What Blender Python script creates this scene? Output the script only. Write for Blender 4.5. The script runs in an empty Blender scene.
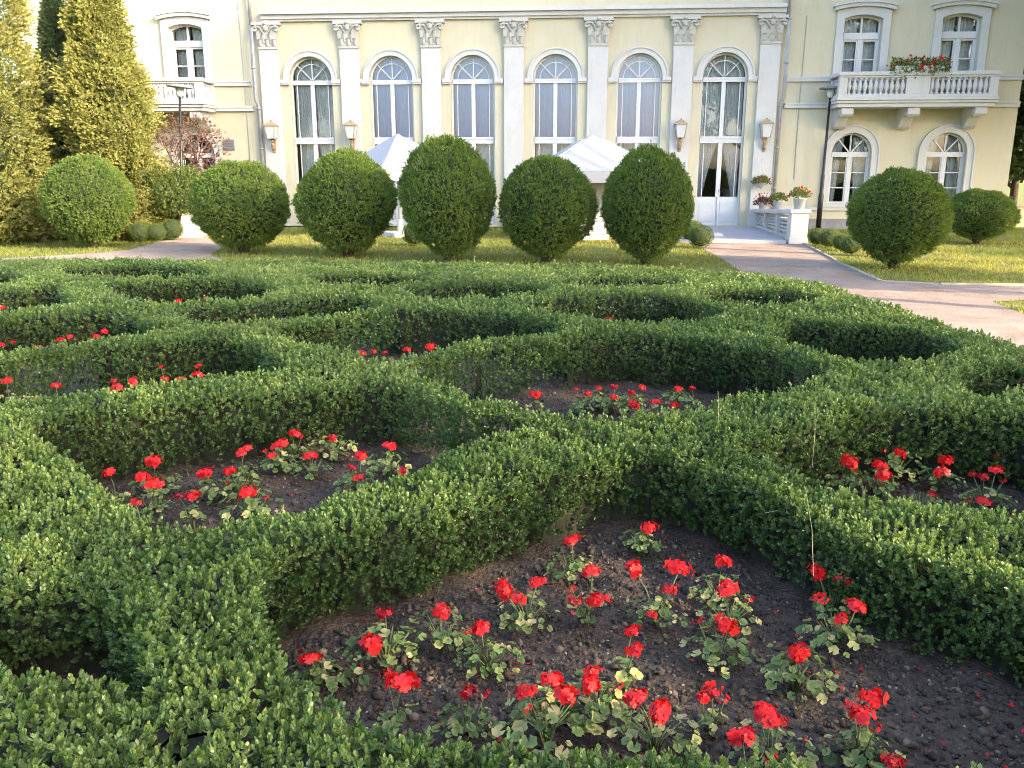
import bpy, bmesh, math, random
import numpy as np
from mathutils import Vector, Matrix
from mathutils.geometry import tessellate_polygon

R = math.radians
rng = np.random.default_rng(11)
random.seed(5)
SC = bpy.context.scene
COL = SC.collection

# ------------------------------------------------------------------ camera
F, TH, H = 850.0, math.atan(214 / 850.0), 1.6
CT, ST = math.cos(TH), math.sin(TH)


def unp(x, y, z=0.0):
    """where the line of sight through a photo pixel meets height z"""
    u = (x - 512) / F
    v = (384 - y) / F
    t = (z - H) / (-ST + v * CT)
    return (u * t, (CT + v * ST) * t)


def zat(y, Y):
    """height seen at picture row y, at distance Y"""
    v = (384 - y) / F
    return H + Y * (-ST + v * CT) / (CT + v * ST)


def xat(x, y, Y):
    v = (384 - y) / F
    return (x - 512) / F * Y / (CT + v * ST)


cam_d = bpy.data.cameras.new('camera')
cam = bpy.data.objects.new('camera', cam_d)
COL.objects.link(cam)
cam.location = (0, 0, H)
cam.rotation_euler = (math.pi / 2 - TH, 0, 0)
cam_d.sensor_width = 36
cam_d.lens = F / 1024 * 36
cam_d.clip_start = .05
cam_d.clip_end = 1500
SC.camera = cam

# ------------------------------------------------------------------ light
SUN_AZ, SUN_EL = R(122), R(24)        # azimuth clockwise from +Y
w = bpy.data.worlds.new('World')
SC.world = w
w.use_nodes = True
nt = w.node_tree
bg = nt.nodes['Background']
sky = nt.nodes.new('ShaderNodeTexSky')
sky.sky_type = 'NISHITA'
sky.sun_disc = False
sky.sun_elevation = SUN_EL
sky.sun_rotation = SUN_AZ
sky.dust_density = 3.0
sky.air_density = 1.0
nt.links.new(sky.outputs[0], bg.inputs[0])
bg.inputs[1].default_value = .15
sd = bpy.data.lights.new('sun', 'SUN')
sd.energy = 2.05
sd.angle = R(.6)
sd.color = (1, .79, .53)
so = bpy.data.objects.new('sun', sd)
COL.objects.link(so)
S_DIR = Vector((math.sin(SUN_AZ) * math.cos(SUN_EL), math.cos(SUN_AZ) * math.cos(SUN_EL), math.sin(SUN_EL)))
so.rotation_euler = S_DIR.to_track_quat('Z', 'Y').to_euler()
so.location = (30, -15, 30)
SC.view_settings.view_transform = 'Standard'
SC.view_settings.look = 'None'
SC.view_settings.exposure = 2.8
SC.view_settings.gamma = 1
SC.render.engine = 'CYCLES'
SC.cycles.max_bounces = 7
SC.cycles.transparent_max_bounces = 8
SC.cycles.caustics_reflective = False
SC.cycles.caustics_refractive = False
SC.cycles.use_denoising = True
SC.cycles.pixel_filter_type = 'BLACKMAN_HARRIS'
SC.cycles.filter_width = 1.0


# ------------------------------------------------------------------ materials
def srgb(r, g, b):
    f = lambda c: (c / 255 / 12.92) if c / 255 <= .04045 else ((c / 255 + .055) / 1.055) ** 2.4
    return (f(r), f(g), f(b))


def new_mat(name):
    m = bpy.data.materials.new(name)
    m.use_nodes = True
    n = m.node_tree.nodes
    return m, n, m.node_tree.links, n['Principled BSDF']


def mat(name, col, rough=.6, metal=0, var=.08, scale=6, bump=0, bscale=60, spec=.5, dark=None, dscale=1.3, streak=None):
    m, n, l, p = new_mat(name)
    p.inputs['Roughness'].default_value = rough
    p.inputs['Metallic'].default_value = metal
    p.inputs['Specular IOR Level'].default_value = spec
    tc = n.new('ShaderNodeTexCoord')
    nz = n.new('ShaderNodeTexNoise')
    nz.inputs['Scale'].default_value = scale
    nz.inputs['Detail'].default_value = 6
    l.new(tc.outputs['Object'], nz.inputs['Vector'])
    rp = n.new('ShaderNodeValToRGB')
    rp.color_ramp.elements[0].position = .3
    rp.color_ramp.elements[1].position = .7
    rp.color_ramp.elements[0].color = tuple(max(0, c * (1 - var)) for c in col) + (1,)
    rp.color_ramp.elements[1].color = tuple(min(1, c * (1 + var)) for c in col) + (1,)
    l.new(nz.outputs['Fac'], rp.inputs['Fac'])
    out = rp.outputs[0]
    if dark:
        n2 = n.new('ShaderNodeTexNoise')
        n2.inputs['Scale'].default_value = dscale
        n2.inputs['Detail'].default_value = 8
        n2.inputs['Roughness'].default_value = .65
        l.new(tc.outputs['Object'], n2.inputs['Vector'])
        r2 = n.new('ShaderNodeValToRGB')
        r2.color_ramp.elements[0].position = .5
        r2.color_ramp.elements[1].position = .72
        l.new(n2.outputs['Fac'], r2.inputs['Fac'])
        mx = n.new('ShaderNodeMixRGB')
        l.new(r2.outputs[0], mx.inputs[0])
        l.new(out, mx.inputs[1])
        mx.inputs[2].default_value = tuple(dark) + (1,)
        out = mx.outputs[0]
    if streak:
        mp = n.new('ShaderNodeMapping')
        mp.inputs['Scale'].default_value = (3.2, 3.2, .5)
        l.new(tc.outputs['Object'], mp.inputs[0])
        n4 = n.new('ShaderNodeTexNoise')
        n4.inputs['Scale'].default_value = 1.5
        n4.inputs['Detail'].default_value = 7
        n4.inputs['Roughness'].default_value = .7
        l.new(mp.outputs[0], n4.inputs['Vector'])
        r4 = n.new('ShaderNodeValToRGB')
        r4.color_ramp.elements[0].position = .5
        r4.color_ramp.elements[0].color = (1, 1, 1, 1)
        r4.color_ramp.elements[1].position = .8
        r4.color_ramp.elements[1].color = tuple(streak) + (1,)
        l.new(n4.outputs['Fac'], r4.inputs['Fac'])
        m4 = n.new('ShaderNodeMixRGB')
        m4.blend_type = 'MULTIPLY'
        m4.inputs[0].default_value = 1
        l.new(out, m4.inputs[1])
        l.new(r4.outputs[0], m4.inputs[2])
        out = m4.outputs[0]
    l.new(out, p.inputs['Base Color'])
    if bump:
        n3 = n.new('ShaderNodeTexNoise')
        n3.inputs['Scale'].default_value = bscale
        n3.inputs['Detail'].default_value = 5
        l.new(tc.outputs['Object'], n3.inputs['Vector'])
        b = n.new('ShaderNodeBump')
        b.inputs['Strength'].default_value = bump
        b.inputs['Distance'].default_value = .02
        l.new(n3.outputs['Fac'], b.inputs['Height'])
        l.new(b.outputs[0], p.inputs['Normal'])
    return m


def tint_mat(name, cols, rough=.5, trans=.3, spec=.4, tcol=None):
    """material whose colour runs along the per-leaf attribute 'tint' (0..1)"""
    m, n, l, p = new_mat(name)
    at = n.new('ShaderNodeAttribute')
    at.attribute_name = 'tint'
    rp = n.new('ShaderNodeValToRGB')
    e = rp.color_ramp.elements
    while len(e) < len(cols):
        e.new(.5)
    for i, c in enumerate(cols):
        e[i].position = i / (len(cols) - 1)
        e[i].color = tuple(c) + (1,)
    l.new(at.outputs['Fac'], rp.inputs['Fac'])
    l.new(rp.outputs[0], p.inputs['Base Color'])
    p.inputs['Roughness'].default_value = rough
    p.inputs['Specular IOR Level'].default_value = spec
    if trans:
        t = n.new('ShaderNodeBsdfTranslucent')
        hs = n.new('ShaderNodeMixRGB')
        hs.blend_type = 'MULTIPLY'
        hs.inputs[0].default_value = 1
        l.new(rp.outputs[0], hs.inputs[1])
        hs.inputs[2].default_value = tuple(tcol or (1.5, 1.5, .6)) + (1,)
        l.new(hs.outputs[0], t.inputs[0])
        mx = n.new('ShaderNodeMixShader')
        mx.inputs[0].default_value = trans
        l.new(p.outputs[0], mx.inputs[1])
        l.new(t.outputs[0], mx.inputs[2])
        l.new(mx.outputs[0], n['Material Output'].inputs[0])
    return m


M = {}
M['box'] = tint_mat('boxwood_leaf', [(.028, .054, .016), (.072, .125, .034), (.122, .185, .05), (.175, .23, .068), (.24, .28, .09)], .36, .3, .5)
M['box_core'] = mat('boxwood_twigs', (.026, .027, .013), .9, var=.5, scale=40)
M['globe'] = tint_mat('globe_foliage', [(0.045, 0.084, 0.025), (0.095, 0.157, 0.039), (0.157, 0.218, 0.056), (0.246, 0.291, 0.073)], .6, .38, .3, (1.8, 1.7, .5))
M['globe_core'] = mat('globe_inner_twigs', (.022, .034, .012), .9, var=.4, scale=30)
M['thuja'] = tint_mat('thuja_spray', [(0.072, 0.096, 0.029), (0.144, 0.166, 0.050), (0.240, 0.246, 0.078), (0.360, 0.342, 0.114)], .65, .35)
M['darkfir'] = tint_mat('fir_spray', [(0.077, 0.112, 0.063), (0.126, 0.175, 0.091), (0.182, 0.231, 0.119)], .6, .3)
M['redshrub'] = tint_mat('red_shrub_leaf', [(0.080, 0.040, 0.032), (0.144, 0.072, 0.056), (0.208, 0.120, 0.088)], .6, .25, tcol=(1.1, .9, .8))
M['greenshrub'] = tint_mat('shrub_leaf', [(.05, .08, .02), (.09, .13, .03), (.15, .18, .05)], .6, .3)
M['treeleaf'] = tint_mat('tree_leaf', [(.02, .045, .012), (.04, .08, .02), (.07, .11, .03)], .5, .2)
M['grass'] = tint_mat('grass_blade', [(.10, .14, .03), (.19, .215, .045), (.31, .29, .075), (.42, .35, .17)], .6, .4)
M['gerleaf'] = tint_mat('geranium_leaf', [(.045, .085, .025), (.09, .14, .04), (.17, .21, .07), (.34, .33, .12), (.38, .3, .15)], .65, .2, .25)
M['petal'] = tint_mat('geranium_petal', [(.30, .006, .012), (.62, .012, .015), (.78, .02, .016)], .5, .22, .3, (1.2, .8, .8))
M['litter'] = tint_mat('dry_leaf', [(.07, .05, .03), (.2, .14, .07), (.32, .26, .12)], .8, .1)
M['stalk'] = tint_mat('geranium_stalk', [(.10, .12, .05), (.20, .16, .08)], .6, .1)
M['bark'] = mat('bark', (.075, .055, .04), .9, var=.35, scale=14, bump=.6, bscale=40)
M['soilclod'] = tint_mat('soil_clod', [(.036, .027, .021), (.062, .047, .037), (.095, .073, .057), (.26, .21, .14)], .95, 0, .2)
M['cream'] = mat('cream_stucco', (.525, .485, .362), .9, var=.035, scale=2.0, bump=.12, bscale=90, spec=.2, dark=(.487, .445, .327), dscale=.5, streak=(.87, .84, .8))
M['white'] = mat('white_plaster', (.525, .517, .508), .8, var=.03, scale=5, spec=.2, dark=(.48, .47, .455), dscale=.9, streak=(.86, .85, .83))
M['oldwhite'] = mat('weathered_plaster', (.45, .44, .41), .85, var=.1, scale=9, spec=.2, dark=(.33, .32, .29), dscale=5)
M['frame'] = mat('white_window_paint', (.56, .565, .58), .4, var=.02)
M['curtain'] = mat('sky_tinted_curtain', (.32, .40, .74), .9, var=.06, scale=3)  # blue of the reflected sky put into the fabric colour
M['lace'] = mat('grey_lace_curtain', (.8, .8, .78), .9, var=.15, scale=14)
M['plinth'] = mat('grey_plinth', (.22, .22, .23), .9, var=.12, scale=8, bump=.2)
M['zinc'] = mat('zinc_pipe', (.32, .33, .36), .5, metal=.3, var=.15, scale=5)
M['black'] = mat('black_post_paint', (.012, .012, .014), .45, var=.2)
M['lampglass'] = mat('frosted_lamp_glass', (.55, .58, .6), .3, var=.05)
M['bronze'] = mat('tan_lantern_metal', (.34, .25, .14), .6, var=.3, scale=30)
M['canvas'] = mat('white_parasol_canvas', (.33, .335, .37), .9, var=.02, scale=3)
M['print'] = mat('grey_print', (.4, .43, .44), .9)
M['terr'] = mat('terrace_tile', (.33, .335, .37), .55, var=.06, scale=3)
M['pot'] = mat('white_pot', (.55, .57, .57), .4, var=.03)
M['roof'] = mat('roof_sheet', (.2, .12, .09), .8, var=.1)
M['ventm'] = mat('grey_vent', (.2, .2, .22), .6, var=.1)
M['dry'] = mat('dry_stalk', (.42, .36, .2), .8, var=.2)
M['petiole'] = mat('green_petiole', (.11, .14, .05), .7, var=.2)
M['kerbm'] = mat('kerb_stone', (.3, .265, .225), .9, var=.15, scale=6, bump=.3, bscale=40)
M['wallb'] = mat('beige_wall_plaster', (.5, .4, .26), .9, var=.08)


def glass_mat():
    m, n, l, p = new_mat('window_glass')
    g = n.new('ShaderNodeBsdfGlossy')
    g.inputs['Roughness'].default_value = .015
    g.inputs[0].default_value = (.9, .93, 1, 1)
    t = n.new('ShaderNodeBsdfTransparent')
    t.inputs[0].default_value = (.86, .9, .92, 1)
    fr = n.new('ShaderNodeFresnel')
    fr.inputs[0].default_value = 1.75
    ml = n.new('ShaderNodeMath')
    ml.operation = 'ADD'
    ml.inputs[1].default_value = .015
    l.new(fr.outputs[0], ml.inputs[0])
    nz = n.new('ShaderNodeTexNoise')
    nz.inputs['Scale'].default_value = 1.3
    tc = n.new('ShaderNodeTexCoord')
    l.new(tc.outputs['Object'], nz.inputs['Vector'])
    b = n.new('ShaderNodeBump')
    b.inputs['Strength'].default_value = .06
    b.inputs['Distance'].default_value = .05
    l.new(nz.outputs['Fac'], b.inputs['Height'])
    l.new(b.outputs[0], g.inputs['Normal'])
    mx = n.new('ShaderNodeMixShader')
    l.new(ml.outputs[0], mx.inputs[0])
    l.new(t.outputs[0], mx.inputs[1])
    l.new(g.outputs[0], mx.inputs[2])
    l.new(mx.outputs[0], n['Material Output'].inputs[0])
    return m


M['glass'] = glass_mat()


def ground_mat(name, cols, s1, s2, bump, bscale, speck=None):
    m, n, l, p = new_mat(name)
    p.inputs['Roughness'].default_value = .95
    p.inputs['Specular IOR Level'].default_value = .15
    tc = n.new('ShaderNodeTexCoord')
    nz = n.new('ShaderNodeTexNoise')
    nz.inputs['Scale'].default_value = s1
    nz.inputs['Detail'].default_value = 8
    nz.inputs['Roughness'].default_value = .7
    l.new(tc.outputs['Object'], nz.inputs['Vector'])
    rp = n.new('ShaderNodeValToRGB')
    e = rp.color_ramp.elements
    while len(e) < len(cols):
        e.new(.5)
    for i, c in enumerate(cols):
        e[i].position = .28 + .44 * i / (len(cols) - 1)
        e[i].color = tuple(c) + (1,)
    l.new(nz.outputs['Fac'], rp.inputs['Fac'])
    n2 = n.new('ShaderNodeTexNoise')
    n2.inputs['Scale'].default_value = s2
    n2.inputs['Detail'].default_value = 4
    l.new(tc.outputs['Object'], n2.inputs['Vector'])
    mr = n.new('ShaderNodeMapRange')
    mr.inputs[1].default_value = .3
    mr.inputs[2].default_value = .7
    mr.inputs[3].default_value = .7
    mr.inputs[4].default_value = 1.25
    l.new(n2.outputs['Fac'], mr.inputs[0])
    mx = n.new('ShaderNodeMixRGB')
    mx.blend_type = 'MULTIPLY'
    mx.inputs[0].default_value = 1
    l.new(rp.outputs[0], mx.inputs[1])
    l.new(mr.outputs[0], mx.inputs[2])
    l.new(mx.outputs[0], p.inputs['Base Color'])
    b = n.new('ShaderNodeBump')
    b.inputs['Strength'].default_value = bump
    b.inputs['Distance'].default_value = .03
    n3 = n.new('ShaderNodeTexNoise')
    n3.inputs['Scale'].default_value = bscale
    n3.inputs['Detail'].default_value = 8
    l.new(tc.outputs['Object'], n3.inputs['Vector'])
    l.new(n3.outputs['Fac'], b.inputs['Height'])
    l.new(b.outputs[0], p.inputs['Normal'])
    return m


M['lawn'] = ground_mat('lawn_turf', [(.09, .11, .03), (.15, .16, .045), (.23, .2, .075)], 1.2, 45, .5, 60)
M['path'] = ground_mat('fine_gravel', [(.22, .165, .13), (.31, .24, .2), (.38, .31, .265)], 1.4, 40, .6, 90)
M['soil'] = ground_mat('garden_soil', [(.04, .03, .023), (.066, .05, .04), (.1, .078, .062)], 9, 70, .8, 60)


# ------------------------------------------------------------------ tagging and mesh helpers
def tag(o, label=None, cat=None, group=None, kind=None):
    if label:
        o['label'] = label
    if cat:
        o['category'] = cat
    if group:
        o['group'] = group
    if kind:
        o['kind'] = kind
    return o


def empty(name, loc=(0, 0, 0), rz=0, **k):
    o = bpy.data.objects.new(name, None)
    COL.objects.link(o)
    o.location = loc
    o.rotation_euler = (0, 0, rz)
    o.empty_display_size = .1
    return tag(o, **k)


def link(name, me, parent=None, loc=None):
    o = bpy.data.objects.new(name, me)
    COL.objects.link(o)
    if parent:
        o.parent = parent
    if loc is not None:
        o.location = loc
    return o


def np_mesh(name, V, faces, m, tint=None, smooth=False):
    """V (n,3); faces: list of (k,size) integer arrays"""
    me = bpy.data.meshes.new(name)
    if not isinstance(faces, (list, tuple)):
        faces = [faces]
    V = np.asarray(V, np.float32)
    me.vertices.add(len(V))
    me.vertices.foreach_set('co', V.ravel())
    loops = np.concatenate([f.ravel() for f in faces]).astype(np.int32)
    tot = np.concatenate([np.full(len(f), f.shape[1], np.int32) for f in faces])
    st = np.concatenate([[0], np.cumsum(tot)[:-1]]).astype(np.int32)
    me.loops.add(len(loops))
    me.loops.foreach_set('vertex_index', loops)
    me.polygons.add(len(tot))
    me.polygons.foreach_set('loop_start', st)
    me.polygons.foreach_set('loop_total', tot)
    if smooth:
        me.polygons.foreach_set('use_smooth', np.ones(len(tot), bool))
    me.update(calc_edges=True)
    if tint is not None:
        a = me.attributes.new('tint', 'FLOAT', 'POINT')
        a.data.foreach_set('value', np.asarray(tint, np.float32))
    me.materials.append(m)
    return me


class MB:
    def __init__(s):
        s.bm = bmesh.new()

    def box(s, x0, y0, z0, x1, y1, z1):
        vs = [s.bm.verts.new(p) for p in ((x0, y0, z0), (x1, y0, z0), (x1, y1, z0), (x0, y1, z0), (x0, y0, z1), (x1, y0, z1), (x1, y1, z1), (x0, y1, z1))]
        for f in ((0, 3, 2, 1), (4, 5, 6, 7), (0, 1, 5, 4), (1, 2, 6, 5), (2, 3, 7, 6), (3, 0, 4, 7)):
            s.bm.faces.new([vs[i] for i in f])
        return s

    def hexa(s, a, b):
        """two quads, lower and upper"""
        vs = [s.bm.verts.new(p) for p in list(a) + list(b)]
        for f in ((0, 3, 2, 1), (4, 5, 6, 7), (0, 1, 5, 4), (1, 2, 6, 5), (2, 3, 7, 6), (3, 0, 4, 7)):
            s.bm.faces.new([vs[i] for i in f])
        return s

    def lathe(s, prof, seg=16, c=(0, 0, 0), cap=True):
        rings = []
        for r, z in prof:
            rings.append([s.bm.verts.new((c[0] + r * math.cos(2 * math.pi * i / seg), c[1] + r * math.sin(2 * math.pi * i / seg), c[2] + z)) for i in range(seg)])
        for a, b in zip(rings, rings[1:]):
            for i in range(seg):
                j = (i + 1) % seg
                f = s.bm.faces.new((a[i], a[j], b[j], b[i]))
                f.smooth = True
        if cap:
            s.bm.faces.new(rings[0][::-1])
            s.bm.faces.new(rings[-1])
        return s

    def tube(s, pts, r, seg=8):
        pts = [Vector(p) for p in pts]
        rr = r if isinstance(r, (list, tuple)) else [r] * len(pts)
        rings = []
        for i, p in enumerate(pts):
            d = (pts[min(i + 1, len(pts) - 1)] - pts[max(i - 1, 0)]).normalized()
            a = d.orthogonal().normalized() if abs(d.z) < .99 else Vector((1, 0, 0))
            if abs(d.z) < .99:
                a = d.cross(Vector((0, 0, 1))).normalized()
            b = d.cross(a)
            rings.append([s.bm.verts.new(p + rr[i] * (a * math.cos(2 * math.pi * k / seg) + b * math.sin(2 * math.pi * k / seg))) for k in range(seg)])
        for a, b in zip(rings, rings[1:]):
            for i in range(seg):
                j = (i + 1) % seg
                f = s.bm.faces.new((a[i], a[j], b[j], b[i]))
                f.smooth = True
        s.bm.faces.new(rings[0][::-1])
        s.bm.faces.new(rings[-1])
        return s

    def prism(s, pts, y0, y1):
        """polygon in x,z pushed from y0 to y1"""
        a = [s.bm.verts.new((x, y0, z)) for x, z in pts]
        b = [s.bm.verts.new((x, y1, z)) for x, z in pts]
        n = len(pts)
        s.bm.faces.new(a)
        s.bm.faces.new(b[::-1])
        for i in range(n):
            j = (i + 1) % n
            s.bm.faces.new((a[j], a[i], b[i], b[j]))
        return s

    def strip(s, inner, outer, y0, y1):
        """band between two open polylines in x,z, with thickness"""
        g = []
        for (ix, iz), (ox, oz) in zip(inner, outer):
            g.append([s.bm.verts.new(p) for p in ((ix, y0, iz), (ox, y0, oz), (ox, y1, oz), (ix, y1, iz))])
        for a, b in zip(g, g[1:]):
            for i in range(4):
                j = (i + 1) % 4
                s.bm.faces.new((a[i], a[j], b[j], b[i]))
        s.bm.faces.new(g[0][::-1])
        s.bm.faces.new(g[-1])
        return s

    def mesh(s, name, m, bevel=0):
        bmesh.ops.recalc_face_normals(s.bm, faces=s.bm.faces)
        if bevel:
            es = [e for e in s.bm.edges if len(e.link_faces) == 2 and e.calc_face_angle(0) > .6]
            bmesh.ops.bevel(s.bm, geom=es, offset=bevel, segments=1, affect='EDGES', clamp_overlap=True)
        me = bpy.data.meshes.new(name)
        s.bm.to_mesh(me)
        s.bm.free()
        me.materials.append(m)
        return me

    def obj(s, name, m, parent=None, bevel=0):
        return link(name, s.mesh(name, m, bevel), parent)


# value noise
_perm = np.random.default_rng(3).random(1 << 14)


def _h(i, j, k):
    n = (i * 73856093) ^ (j * 19349663) ^ (k * 83492791)
    return _perm[n & ((1 << 14) - 1)]


def noise(P, sc):
    P = np.asarray(P, float) * sc
    if P.shape[1] == 2:
        P = np.c_[P, np.zeros(len(P))]
    I = np.floor(P).astype(np.int64)
    f = P - I
    f = f * f * (3 - 2 * f)
    o = 0
    for a in (0, 1):
        for b in (0, 1):
            for c in (0, 1):
                o = o + _h(I[:, 0] + a, I[:, 1] + b, I[:, 2] + c) * (f[:, 0] if a else 1 - f[:, 0]) * (f[:, 1] if b else 1 - f[:, 1]) * (f[:, 2] if c else 1 - f[:, 2])
    return o * 2 - 1


def unit(a):
    return a / np.maximum(np.linalg.norm(a, axis=1, keepdims=True), 1e-9)


def sprigs(P, D, L, nl, ll, lw, tint, round_leaf=True, a0=68, a1=22, tipadd=.25, curl=.12):
    """short leafy shoots: stem direction D from P; returns verts, quads, tint"""
    n = len(P)
    D = unit(D)
    ref = np.where(np.abs(D[:, 2:3]) > .9, np.array([[1., 0, 0]]), np.array([[0, 0, 1.]]))
    A = unit(np.cross(D, ref))
    B = np.cross(D, A)
    ph = rng.random(n) * 6.283
    VV, TT = [], []
    L = np.broadcast_to(np.asarray(L, float), (n,))
    ll = np.broadcast_to(np.asarray(ll, float), (n,))
    lw = np.broadcast_to(np.asarray(lw, float), (n,))
    for k in range(nl):
        q = k / max(nl - 1, 1)
        t = L * (.15 + .85 * q)
        az = ph + (k // 2) * 1.57 + (k % 2) * 3.1416 + rng.normal(0, .35, n)
        an = np.radians(a0 + (a1 - a0) * q + rng.normal(0, 12, n))
        Rd = A * np.cos(az)[:, None] + B * np.sin(az)[:, None]
        d = D * np.cos(an)[:, None] + Rd * np.sin(an)[:, None]
        W = np.cross(D, Rd)
        N = np.cross(W, d)
        s = (ll * (1 - .35 * q ** 3) * rng.uniform(.75, 1.2, n))[:, None]
        ww = (lw * rng.uniform(.8, 1.15, n))[:, None]
        b = P + D * t[:, None]
        cu = N * s * curl
        tip = b + d * s - cu
        if round_leaf:
            l1 = b + d * s * .33 + W * ww * .5 + N * ww * .14
            l2 = b + d * s * .72 + W * ww * .42 + N * ww * .1 - cu * .4
            r1 = b + d * s * .33 - W * ww * .5 + N * ww * .14
            r2 = b + d * s * .72 - W * ww * .42 + N * ww * .1 - cu * .4
            VV.append(np.stack([b, l1, l2, tip, r2, r1], 1))
        else:
            l1 = b + d * s * .5 + W * ww * .5
            r1 = b + d * s * .5 - W * ww * .5
            VV.append(np.stack([b, l1, tip, r1], 1))
        TT.append(tint + tipadd * q ** 2 + rng.normal(0, .07, n))
    V = np.stack(VV, 1)                     # n, nl, 6, 3
    c = V.shape[2]
    T = np.repeat(np.stack(TT, 1).ravel(), c)
    m = n * nl
    base = np.arange(m)[:, None] * c
    Q = np.concatenate([base + np.array([[0, 1, 2, 3]]), base + np.array([[0, 3, 4, 5]])]) if round_leaf else base + np.array([[0, 1, 2, 3]])
    return V.reshape(-1, 3), Q, np.clip(T, 0, 1)


# ================================================================== GROUND
def sheet(name, poly, z, m, kind='structure'):
    me = bpy.data.meshes.new(name)
    tri = tessellate_polygon([[Vector((x, y, 0)) for x, y in poly]])
    me.from_pydata([(x, y, z) for x, y in poly], [], tri)
    me.update()
    bm = bmesh.new()
    bm.from_mesh(me)
    bmesh.ops.recalc_face_normals(bm, faces=bm.faces)
    if sum(f.normal.z for f in bm.faces) < 0:
        bmesh.ops.reverse_faces(bm, faces=bm.faces)
    bm.to_mesh(me)
    bm.free()
    me.materials.append(m)
    return tag(link(name, me), kind=kind)


sheet('ground', [(-600, -600), (600, -600), (600, 600), (-600, 600)], -.03, M['lawn'])

PATH_R = [unp(694, 243), unp(803, 242.5), unp(842, 263), unp(880, 280), unp(940, 283), unp(1024, 284), (16, 12.3), (28, 12.4),
          (28, 10.9), (16, 11.0), unp(1100, 297), unp(1024, 298.5), unp(993, 300), unp(1018, 310), unp(1060, 322), (7.6, 7.4), (7.2, 3), (7.2, -6), (2.2, -6), (2.2, .4), (2.9, 3), (3.1, 10.4), unp(742, 271), unp(724, 259)]
PATH_L = [unp(182, 235), unp(205, 235), unp(222, 247), unp(210, 254), (-5.2, 15.6), (-3.2, 14.5), (-3.2, 13.2), (-9, 12.6), (-16, 12.6), (-16, 15.6), unp(20, 256.5), unp(80, 253), unp(128, 249)]
sheet('path', PATH_R, -.022, M['path'])
sheet('path', PATH_L, -.022, M['path'])


def inpoly(X, Y, poly):
    o = np.zeros(X.shape, bool)
    n = len(poly)
    for i in range(n):
        x1, y1 = poly[i]
        x2, y2 = poly[(i + 1) % n]
        if y1 == y2:
            continue
        o ^= ((y1 > Y) != (y2 > Y)) & (X < (x2 - x1) * (Y - y1) / (y2 - y1) + x1)
    return o


# kerb stones along the right lawn
kb = MB()
kp = [unp(803, 242.5), unp(842, 263), unp(880, 280), unp(940, 283), unp(1024, 284), (16, 12.3), (28, 12.4)]
for a, b in zip(kp, kp[1:]):
    a, b = Vector((*a, 0)), Vector((*b, 0))
    d = (b - a)
    n_ = max(1, int(d.length / .6))
    t = d.normalized()
    q = Vector((-t.y, t.x, 0)) * .03
    for i in range(n_):
        p0 = a + d * (i / n_) + t * .006
        p1 = a + d * ((i + 1) / n_) - t * .006
        zt = .006 + random.uniform(-.008, .008)
        kb.hexa([p0 - q + Vector((0, 0, -.1)), p1 - q + Vector((0, 0, -.1)), p1 + q + Vector((0, 0, -.1)), p0 + q + Vector((0, 0, -.1))],
                [p0 - q + Vector((0, 0, zt)), p1 - q + Vector((0, 0, zt)), p1 + q + Vector((0, 0, zt)), p0 + q + Vector((0, 0, zt))])
tag(kb.obj('kerb', M['kerbm'], bevel=.008), kind='structure')

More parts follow.
